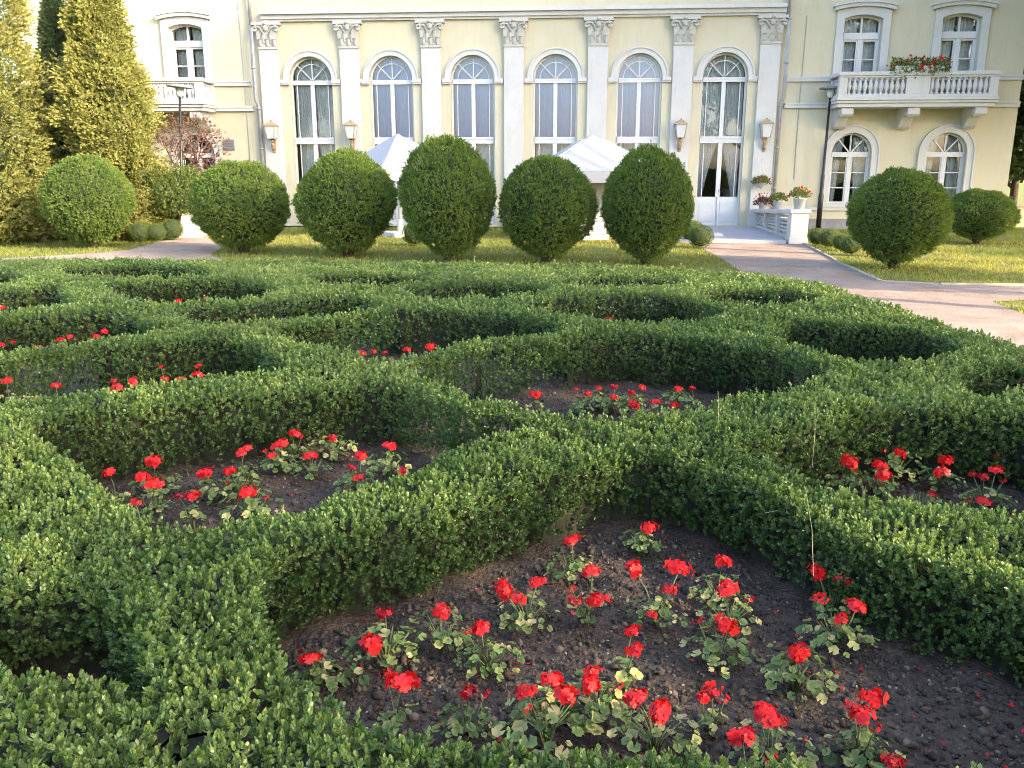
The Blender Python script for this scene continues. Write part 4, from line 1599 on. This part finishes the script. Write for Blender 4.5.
def lower_window():
    r, z0, zs = .54, .68, 2.05
    y0, y1 = .12, .19
    k = MB()
    n = 18
    i_ = [(-r + .05, z0)] + [(-(r - .05) * math.cos(math.pi * i / n), zs + (r - .05) * math.sin(math.pi * i / n)) for i in range(n + 1)] + [(r - .05, z0)]
    o_ = [(-r + .001, z0)] + [(-(r - .001) * math.cos(math.pi * i / n), zs + (r - .001) * math.sin(math.pi * i / n)) for i in range(n + 1)] + [(r - .001, z0)]
    k.strip(i_, o_, y0, y1)
    k.box(-r + .05, y0, z0, r - .05, y1, z0 + .06)
    k.box(-r + .05, y0 - .03, zs - .1, r - .05, y1, zs + .03)
    k.box(-.05, y0 - .012, z0 + .06, .05, y1, zs - .1)
    for s in (-1, 1):
        xa, xb = sorted((s * .05, s * .085))
        k.box(xa, y0 + .01, z0 + .06, xb, y1, zs - .1)
        xa, xb = sorted((s * (r - .09), s * (r - .05)))
        k.box(xa, y0 + .01, z0 + .06, xb, y1, zs - .1)
        xa, xb = sorted((s * .085, s * (r - .09)))
        for z in (1.12, 1.53):
            k.box(xa, y0 + .02, z - .015, xb, y1, z + .015)
    for a in (48, 90, 132):
        a = R(a)
        d = Vector((math.cos(a), math.sin(a)))
        n_ = Vector((-d.y, d.x)) * .018
        p, q = d * .05, d * (r - .04)
        k.prism([(p.x + n_.x, zs + .0 + p.y + n_.y), (p.x - n_.x, zs + .0 + p.y - n_.y), (q.x - n_.x, zs + q.y - n_.y), (q.x + n_.x, zs + q.y + n_.y)], y0 + .01, y1 - .004)
    fr = k.mesh('window_frame', M['frame'])
    k = MB()
    r0, r1 = r + .001, r + .17
    i_ = [(-r0, .62)] + [(-r0 * math.cos(math.pi * i / n), zs + r0 * math.sin(math.pi * i / n)) for i in range(n + 1)] + [(r0, .62)]
    o_ = [(-r1, .62)] + [(-r1 * math.cos(math.pi * i / n), zs + r1 * math.sin(math.pi * i / n)) for i in range(n + 1)] + [(r1, .62)]
    k.strip(i_, o_, -.05, -.003)
    i2 = [(-r1, .62)] + [(-r1 * math.cos(math.pi * i / n), zs + r1 * math.sin(math.pi * i / n)) for i in range(n + 1)] + [(r1, .62)]
    r2 = r1 + .04
    k.strip(i2, [(-r2, .62)] + [(-r2 * math.cos(math.pi * i / n), zs + r2 * math.sin(math.pi * i / n)) for i in range(n + 1)] + [(r2, .62)], -.075, -.003)
    k.box(-.78, -.11, .602, .78, .12, .68)
    sur = k.mesh('window_surround', M['white'])
    pane = glass_face(arch(0, z0, zs, r - .02), .155, M['glass'])
    return fr, sur, pane


uw, lw_ = upper_window(), lower_window()
for cx in UPX:
    wnd = link('upper_window', uw[2], villa, (cx, 0, 0))
    link('frame', uw[0], wnd)
    link('surround', uw[1], wnd)
    link('curtain', merged([curtain_mesh(-.46, -.02, 3.5, 5.6, .34, 6, M['lace'], .15), curtain_mesh(.02, .46, 3.5, 5.6, .34, 6, M['lace'], -.12)], 'curtain', M['lace']), wnd)
for cx in LOX:
    wnd = link('lower_window', lw_[2], villa, (cx, 0, 0))
    link('frame', lw_[0], wnd)
    link('surround', lw_[1], wnd)
    link('curtain', merged([curtain_mesh(-.5, -.1, .65, 2.5, .36, 5, M['lace'], .45), curtain_mesh(.1, .5, .65, 2.5, .36, 5, M['lace'], -.4)], 'curtain', M['lace']), wnd)

# ---- balconies
bal_prof = [(.055, 0), (.055, .03), (.03, .045), (.028, .08), (.06, .15), (.066, .2), (.05, .27), (.03, .34), (.026, .37), (.05, .385), (.05, .41)]
k = MB()
k.lathe(bal_prof, 12)
bal_me = k.mesh('baluster', M['white'])


def corbel_mesh():
    k = MB()
    prof = [(0, 3.2), (-.8, 3.2), (-.84, 3.12), (-.83, 3.03), (-.76, 2.97), (-.66, 2.99), (-.55, 3.02), (-.42, 2.95), (-.32, 2.84), (-.25, 2.74), (-.16, 2.68), (-.06, 2.68), (0, 2.74)]
    a = [k.bm.verts.new((-.15, y, z)) for y, z in prof]
    b = [k.bm.verts.new((.15, y, z)) for y, z in prof]
    k.bm.faces.new(a)
    k.bm.faces.new(b[::-1])
    for i in range(len(prof)):
        j = (i + 1) % len(prof)
        k.bm.faces.new((a[i], b[i], b[j], a[j]))
    for s in (-1, 1):
        for (cy, cz, r0) in ((-.74, 3.07, .085), (-.17, 2.79, .09)):
            pts = []
            for i in range(16):
                t = i / 15
                r = r0 * (1 - .75 * t)
                pts.append((s * .155, cy + r * math.cos(t * 9), cz + r * math.sin(t * 9)))
            k.tube(pts, .014, 5)
    return k.mesh('corbel', M['white'], .006)


corb = corbel_mesh()


def balcony(x0, x1):
    k = MB()
    k.box(x0 + .06, -.88, 3.2, x1 - .06, -.101, 3.3)
    k.box(x0 + .02, -.93, 3.3, x1 - .02, -.101, 3.37)
    k.box(x0, -.97, 3.37, x1, -.101, 3.44)
    bal = k.obj('balcony', M['white'], villa, .01)
    k = MB()
    k.box(x0 + .04, -.93, 3.44, x1 - .04, -.75, 3.52)
    k.box(x0 + .04, -.75, 3.44, x0 + .22, -.003, 3.52)
    k.box(x1 - .22, -.75, 3.44, x1 - .04, -.003, 3.52)
    k.obj('base_rail', M['white'], bal, .006)
    k = MB()
    k.box(x0 + .02, -.95, 3.98, x1 - .02, -.73, 4.08)
    k.box(x0 + .02, -.73, 3.98, x0 + .24, -.003, 4.08)
    k.box(x1 - .24, -.73, 3.98, x1 - .02, -.003, 4.08)
    k.box(x0 + .05, -.92, 3.93, x1 - .05, -.76, 3.98)
    k.obj('handrail', M['white'], bal, .012)
    xm = (x0 + x1) / 2
    for a, b in ((x0 + .05, x0 + .26), (x1 - .26, x1 - .05), (xm - .3, xm + .3)):
        MB().box(a, -.925, 3.52, b, -.755, 3.93).obj('pier', M['white'], bal, .006)
    for a, b in ((x0 + .06, x0 + .22), (x1 - .22, x1 - .06)):
        MB().box(a, -.2, 3.52, b, -.004, 3.93).obj('pier', M['white'], bal, .006)
    for c in (x0 + .35, xm, x1 - .35):
        link('corbel', corb, bal, (c, 0, 0))
    xs = []
    for a, b in ((x0 + .26, xm - .3), (xm + .3, x1 - .26)):
        n_ = 11
        xs += [(a + (b - a) * (i + .5) / n_, -.84) for i in range(n_)]
    for xx in (x0 + .14, x1 - .14):
        xs += [(xx, -.68 + i * .135) for i in range(4)]
    for x, y in xs:
        link('baluster', bal_me, bal, (x, y, 3.52))


balcony(8.55, 12.65)
balcony(-12.6, -8.55)

# ---- drainpipes, vent
for x in (-7.38, 7.34):
    k = MB()
    k.tube([(x, -.12, 8.0), (x, -.12, 5.55)], .045, 10)
    k.tube([(x, -.12, 5.55), (x + .02, -.2, 5.45), (x + .02, -.2, 3.55), (x + (.07 if x < 0 else -.03), -.12, 3.35), (x + (.07 if x < 0 else -.03), -.12, .0)], .05, 10)
    for z in (5.5, 4.4, 3.3, 2.2, 1.1):
        k.lathe([(.06, -.03), (.06, .03)], 10, (x + (.02 if z > 3.4 else (.07 if x < 0 else -.03)), -.2 if 3.55 < z < 5.4 else -.12, z))
    k.obj('drainpipe', M['zinc'], villa)
k = MB()
k.box(-8.5, -.03, 2.16, -8.16, -.002, 2.46)
for i in range(6):
    k.box(-8.48, -.045, 2.18 + i * .045, -8.18, -.031, 2.205 + i * .045)
k.obj('vent_grille', M['ventm'], villa)
k = MB()
k.tube([(7.85, -.015, 5.6), (7.83, -.015, 3.0), (7.84, -.015, 1.35)], .008, 5)
k.obj('lightning_cable', M['zinc'], villa)
k = MB()
k.tube([(-7.75, -.015, 6.5), (-7.72, -.015, 3.0), (-7.73, -.015, 1.3)], .008, 5)
k.obj('lightning_cable', M['zinc'], villa)


# ---- wall lanterns
def lantern(x, lab):
    root = empty('wall_lantern', wl(x, -.1, 2.1), RZ, label=lab, cat='lantern', group='lanterns on the pilasters')
    k = MB()
    k.tube([(0, -.01, .05), (0, -.07, .12), (0, -.14, .22), (0, -.15, .36)], [.02, .04, .05, .035], 8)
    for z, yy, r in ((.02, -.02, .035), (.12, -.08, .055), (.22, -.13, .06), (.3, -.15, .05)):
        bmesh.ops.create_icosphere(k.bm, subdivisions=1, radius=r, matrix=Matrix.Translation((0, yy, z)))
    k.box(-.05, -.02, 0, .05, -.002, .34)
    k.obj('bracket', M['bronze'], root)
    k = MB()
    k.hexa([(-.1, -.25, .38), (.1, -.25, .38), (.1, -.05, .38), (-.1, -.05, .38)], [(-.15, -.3, .72), (.15, -.3, .72), (.15, -.004, .72), (-.15, -.004, .72)])
    k.obj('lamp_glass', M['lampglass'], root)
    k = MB()
    k.hexa([(-.19, -.34, .72), (.19, -.34, .72), (.19, -.002, .72), (-.19, -.002, .72)], [(-.05, -.2, .84), (.05, -.2, .84), (.05, -.1, .84), (-.05, -.1, .84)])
    k.box(-.025, -.175, .84, .025, -.125, .88)
    for sx, sy in ((-1, 0), (1, 0), (-1, 1), (1, 1)):
        a = (sx * .1, -.25 if sy == 0 else -.05, .38)
        b = (sx * .15, -.3 if sy == 0 else -.006, .72)
        k.tube([a, b], .011, 5)
    k.box(-.11, -.26, .36, .11, -.04, .38)
    k.obj('lamp_cap', M['bronze'], root)


lantern(-PU * 3, 'wall lantern on the leftmost white pilaster beside the drainpipe')
lantern(-PU * 2, 'wall lantern on the white pilaster between the two leftmost tall windows')
lantern(PU * 2, 'wall lantern on the white pilaster left of the terrace door')
lantern(PU * 3, 'wall lantern on the white pilaster right of the terrace door')


# ---- street lamps
def street_lamp(px_base, yb, px_top, y_disc, Y, lab, bulb=True):
    x = xat(px_top, y_disc, Y)
    zt = zat(y_disc, Y)
    root = empty('street_lamp', (x, Y, 0), label=lab, cat='street lamp', group='black post lamps with disc shades')
    k = MB()
    k.lathe([(.07, 0), (.07, .9), (.06, .95), (.05, 1.0), (.05, 1.45), (.036, 1.5), (.03, zt - .25)], 14)
    k.obj('post', M['black'], root)
    k = MB()
    k.lathe([(.05, zt - .25), (.09, zt - .2), (.11, zt - .03)], 14)
    k.obj('lamp_glass', M['lampglass'], root)
    k = MB()
    k.lathe([(.1, zt - .035), (.3, zt - .03), (.31, zt), (.2, zt + .035), (.03, zt + .06)], 24)
    k.obj('lamp_shade', M['oldwhite'] if False else M['ventm'], root)
    xb = xat(px_base, yb, Y)
    root.location.x = xb
    root.rotation_euler = (0, math.atan2(x - xb, zt), 0)
    return root


street_lamp(818, 230, 831, 88, 24.0, 'black street lamp with a disc shade in front of the right balcony')
street_lamp(183, 235, 179.5, 86, 22.0, 'thin street lamp with a disc shade in front of the left balcony')

# pedestal
px, pY = unp(192, 236)
root = empty('pedestal', (px - .02, pY, 0), label='white tapered stone pedestal beside the left path', cat='pedestal')
k = MB()
k.box(-.3, -.3, -.05, .3, .3, .16)
k.box(-.25, -.25, .16, .25, .25, .24)
k.obj('base', M['white'], root, .01)
k = MB()
k.hexa([(-.2, -.2, .24), (.2, -.2, .24), (.2, .2, .24), (-.2, .2, .24)], [(-.15, -.15, 1.15), (.15, -.15, 1.15), (.15, .15, 1.15), (-.15, .15, 1.15)])
k.obj('shaft', M['white'], root, .01)


# ---- parasols
def parasol(x, Y, zt, ze, half, rot, lab, printed=False, body=False):
    root = empty('parasol', (x, Y, 0), rot, label=lab, cat='parasol', group='white square parasols by the facade')
    k = MB()
    c4 = [(-half, -half), (half, -half), (half, half), (-half, half)]
    n = 10
    tops = []
    for i in range(n + 1):
        q = i / n
        s = 1 - q * .86
        z = ze + (zt - ze) * (q ** 1.12)
        ring = []
        for e in range(4):
            a, b = c4[e], c4[(e + 1) % 4]
            for j in range(8):
                t = j / 8
                sag = 1 - .05 * math.sin(math.pi * t) * (1 - q)
                ring.append(k.bm.verts.new(((a[0] + (b[0] - a[0]) * t) * s * sag, (a[1] + (b[1] - a[1]) * t) * s * sag, z - .03 * math.sin(math.pi * t) * (1 - q))))
        tops.append(ring)
    for r0, r1 in zip(tops, tops[1:]):
        for i in range(32):
            j = (i + 1) % 32
            k.bm.faces.new((r0[i], r0[j], r1[j], r1[i])).smooth = True
    k.obj('canopy', M['canvas'], root)
    for e in range(4):
        k = MB()
        k.tube([(c4[e][0] * (1 - i / n * .86), c4[e][1] * (1 - i / n * .86), ze + (zt - ze) * ((i / n) ** 1.12) + .004) for i in range(n + 1)], .011, 5)
        k.obj('seam', M['pot'], root)
    k = MB()
    val = [[k.bm.verts.new((v.x if hasattr(v, 'x') else 0, 0, 0)) for v in []]]
    pts = []
    for e in range(4):
        a, b = c4[e], c4[(e + 1) % 4]
        for j in range(8):
            t = j / 8
            sag = 1 - .05 * math.sin(math.pi * t)
            pts.append(((a[0] + (b[0] - a[0]) * t) * sag, (a[1] + (b[1] - a[1]) * t) * sag, ze - .03 * math.sin(math.pi * t)))
    up = [k.bm.verts.new((p[0], p[1], p[2] - .003)) for p in pts]
    dn = [k.bm.verts.new((p[0] * 1.0, p[1] * 1.0, p[2] - .25)) for p in pts]
    for i in range(32):
        j = (i + 1) % 32
        k.bm.faces.new((up[i], up[j], dn[j], dn[i]))
    k.obj('valance', M['canvas'], root)
    k = MB()
    k.hexa([(-half * .2, -half * .2, zt - .08), (half * .2, -half * .2, zt - .08), (half * .2, half * .2, zt - .08), (-half * .2, half * .2, zt - .08)],
           [(-.02, -.02, zt + .1), (.02, -.02, zt + .1), (.02, .02, zt + .1), (-.02, .02, zt + .1)])
    k.obj('vent_cap', M['canvas'], root)
    k = MB()
    k.lathe([(.05, 0), (.05, zt - .05)], 12)
    for e in range(4):
        a = c4[e]
        k.tube([(0, 0, zt - .12), (a[0] * .97, a[1] * .97, ze - .03)], .012, 5)
        k.tube([(0, 0, ze - .4), (a[0] * .5, a[1] * .5, ze + (zt - ze) * .42)], .01, 5)
    k.obj('pole', M['frame'], root)
    k = MB()
    k.box(-.4, -.4, -.05, .4, .4, .09)
    k.lathe([(.09, .09), (.07, .4)], 10)
    k.obj('base', M['pot'], root, .02)
    if printed:
        k = MB()
        dn_ = (zt - ze) / half
        def onslope(u, s):   # u across, s up the front-left face from the eave
            y = -half * .955 + s
            return (u, y - .012, ze + s * dn_ * .93 + .012)
        for i, (u0, kk) in enumerate(((-.62, 0), (-.47, 1), (-.32, 2), (-.17, 0), (-.02, 2))):
            pt = []
            for t in range(9):
                q = t / 8
                pt.append(onslope(u0 + .09 * math.sin(q * 6.283 * (1 + .5 * kk) + kk), .22 + .2 * q))
            k.tube(pt, .009, 4)
        k.obj('printed_mark', M['print'], root)
    if body:
        k = MB()
        k.box(-.34, -.34, .09, .34, .34, ze - .24)
        k.obj('wrapped_cover', M['canvas'], root, .03)
    return root


Yp = 21.9
parasol(xat(398, 150, Yp), Yp, zat(138, Yp), zat(169, Yp), 1.15, R(38), 'white parasol behind the gap between third and fourth globe shrubs', True)
Yp = 21.0
parasol(xat(592, 150, Yp), Yp, zat(139, Yp), zat(170, Yp), 1.5, R(4), 'white parasol behind the gap between fifth and sixth globe shrubs', False, True)

# ---- terrace and parapet
k = MB()
tp = [wl(4.3, -.16, 0), wl(7.1, -.16, 0), Vector((*unp(786, 243), 0)), Vector((*unp(664, 241), 0))]
k.hexa([p + Vector((0, 0, -.1)) for p in tp], [p + Vector((0, 0, .05)) for p in tp])
tag(k.obj('terrace', M['terr']), kind='structure')

A0 = Vector((*unp(757, 228), 0))
A1 = Vector((*unp(797, 242.5), 0))
d = (A1 - A0)
Lp = d.length
root = empty('garden_parapet', A0, math.atan2(d.y, d.x), label='low white parapet with slatted panels and end pillar beside the terrace', cat='parapet')


def ztop(x):
    return .53 + (.74 - .53) * x / Lp


k = MB()
ys = .11
for i in range(4):
    xa = (Lp - .4) * i / 3 - (.09 if i else 0)
    k.hexa([(xa, -ys, 0), (xa + .18, -ys, 0), (xa + .18, ys, 0), (xa, ys, 0)], [(xa, -ys, ztop(xa) - .1), (xa + .18, -ys, ztop(xa + .18) - .1), (xa + .18, ys, ztop(xa + .18) - .1), (xa, ys, ztop(xa) - .1)])
k.hexa([(.09, -ys + .02, 0), (Lp - .3, -ys + .02, 0), (Lp - .3, ys - .02, 0), (.09, ys - .02, 0)], [(.09, -ys + .02, .1), (Lp - .3, -ys + .02, .1), (Lp - .3, ys - .02, .1), (.09, ys - .02, .1)])
k.obj('post', M['white'], root, .006)
k = MB()
k.hexa([(0, -.15, ztop(0) - .1), (Lp - .3, -.15, ztop(Lp) - .12), (Lp - .3, .15, ztop(Lp) - .12), (0, .15, ztop(0) - .1)], [(0, -.15, ztop(0)), (Lp - .3, -.15, ztop(Lp) - .02), (Lp - .3, .15, ztop(Lp) - .02), (0, .15, ztop(0))])
k.obj('coping', M['white'], root, .008)
k = MB()
for i in range(5):
    f = (i + .7) / 5.6
    za, zb = .1 + (ztop(0) - .2) * f, .1 + (ztop(Lp) - .22) * f
    k.hexa([(.1, -.03, za), (Lp - .3, -.03, zb), (Lp - .3, .03, zb), (.1, .03, za)], [(.1, -.03, za + .045), (Lp - .3, -.03, zb + .055), (Lp - .3, .03, zb + .055), (.1, .03, za + .045)])
k.box(.1, .031, .1, Lp - .3, .05, .44)
k.obj('slat_panel', M['white'], root)
k = MB()
k.box(Lp - .3, -.19, -.03, Lp + .1, .19, .66)
k.box(Lp - .33, -.22, .66, Lp + .13, .22, .74)
k.box(Lp - .32, -.21, -.03, Lp + .12, .21, .12)
k.obj('end_pillar', M['white'], root, .008)


def pot(p, r, h, m, lab, hang=False, trail=False, bloom=True):
    root = empty('flower_pot', p, label=lab, cat='flower pot')
    k = MB()
    if hang:
        k.lathe([(.02, -.02), (r * .7, .03), (r, h), (r * 1.05, h)], 14)
        for i in range(3):
            a = i * 2.094
            k.tube([(r * math.cos(a), r * math.sin(a), h), (0, .1, h + .65)], .004, 4)
    else:
        k.lathe([(r * .72, 0), (r, h), (r * 1.08, h), (r * 1.08, h + .025)], 14)
    k.obj('pot', M['pot'], root)
    n = 170
    U = ball_points(n)
    U[:, 2] = np.abs(U[:, 2]) * .8 - (.35 if (hang or trail) else 0)
    P = U * (r * 1.7 * rng.uniform(.4, 1, n))[:, None] + np.array([0, 0, h + r * .35])
    V, Q, T = sprigs(P, U + rng.normal(0, .4, (n, 3)), .04, 5, .045, .035, .35 + rng.normal(0, .15, n), False)
    link('foliage', np_mesh('pot_foliage', V, Q, M['gerleaf'] if not trail else M['redshrub'], T), root)
    if bloom:
        for i in range(9):
            u = ball_points(1)[0]
            u[2] = abs(u[2]) * .9 + (-.3 if hang else 0)
            q = u * r * 1.75
            hd = link('flower_head', random.choice(HEADS + [DULL] * 5), root, (q[0], q[1], q[2] + h + r * .3))
            hd.scale = (.75, .75, .7)
            hd.rotation_euler = (random.uniform(-1, 1), random.uniform(-1, 1), 0)
    return root


def on_par(t, dy=0.0):
    p = A0 + d * t
    return Vector((p.x, p.y, ztop(Lp * t) + .002 - .02 * t * Lp / (Lp - .3) if t < .95 else .742))


pot(on_par(.14), .15, .16, M['pot'], 'reddish trailing plant in a pot, leftmost on the white parapet', trail=True)
pot(on_par(.52), .12, .2, M['pot'], 'white pot of red geranium in the middle of the white parapet')
pot(on_par(.985), .14, .22, M['pot'], 'white pot of red geranium on the end pillar of the white parapet')
hb_ = wl(PU * 3 - .05, -.32, 1.12)
pot(hb_, .15, .15, M['pot'], 'hanging basket of red flowers on the pilaster right of the door', hang=True)

# balcony flower box
root = empty('flower_box', wl(10.6, -.84, 4.083), RZ, label='long flower box of red flowers on the right balcony handrail', cat='flower box')
k = MB()
k.box(-.62, -.1, 0, .62, .1, .13)
k.obj('box', M['pot'], root, .01)
n = 700
P = np.c_[rng.uniform(-.72, .72, n), rng.normal(-.03, .1, n), rng.uniform(-.02, .3, n)]
P[:, 2] -= np.maximum(0, -P[:, 1] - .08) * 1.2
V, Q, T = sprigs(P, np.c_[rng.normal(0, .5, (n, 2)), np.full(n, .6)], .05, 5, .05, .035, .3 + rng.normal(0, .18, n), False)
link('foliage', np_mesh('box_foliage', V, Q, M['gerleaf'], T), root)
for i in range(42):
    hd = link('flower_head', random.choice(HEADS + [DULL] * 9), root, (random.uniform(-.75, .75), random.uniform(-.24, .1), random.uniform(.0, .37)))
    hd.rotation_euler = (random.uniform(-1, 1), random.uniform(-1, 1), 0)

# beyond the villa's right corner
k = MB()
gw = wl(13.9, 1.5, 0)
root = empty('garden_wall', gw, RZ, label='low beige garden wall beyond the right corner of the villa', cat='wall')
k.box(0, 0, -.1, 8, .25, .55)
k.obj('wall_body', M['wallb'], root)
k = MB()
k.box(-.02, -.04, .55, 8.02, .29, .62)
k.obj('coping', M['kerbm'], root, .01)
tree(*wl(15.4, 3.4, 0)[:2], 7.5, 2.2, 5000, 'dark tree behind the right corner of the villa', 21, .22, .08)

# ---- stray dry grass stalks over the right hedges
STK = [((815, 560), (806, 490), 'thin dry grass stalk leaning over the sunlit right hedge'), ((717, 440), (718, 391), 'upright dry grass stalk left of the right edge bed'), ((813, 456), (815, 401), 'upright dry stalk against the dark hedge behind the right bed'),
       ((765, 513), (805, 505), 'bent pale grass blade lying across the sunlit hedge')]
for (bx, by), (tx, ty), lab in STK:
    g = Vector((*unp(bx, by, .3), .3))
    Yg = g.y
    tp_ = Vector((xat(tx, ty, Yg), Yg, zat(ty, Yg)))
    g.z = .24 if abs(bx - tx) < 20 else g.z
    root = empty('grass_stalk', g, label=lab, cat='grass stalk')
    k = MB()
    q = tp_ - g
    k.tube([(0, 0, 0), (q.x * .5 + .006, q.y * .5, q.z * .55), (q.x, q.y, q.z)], [.0013, .001, .0006], 5)
    k.obj('stalk', M['dry'], root)
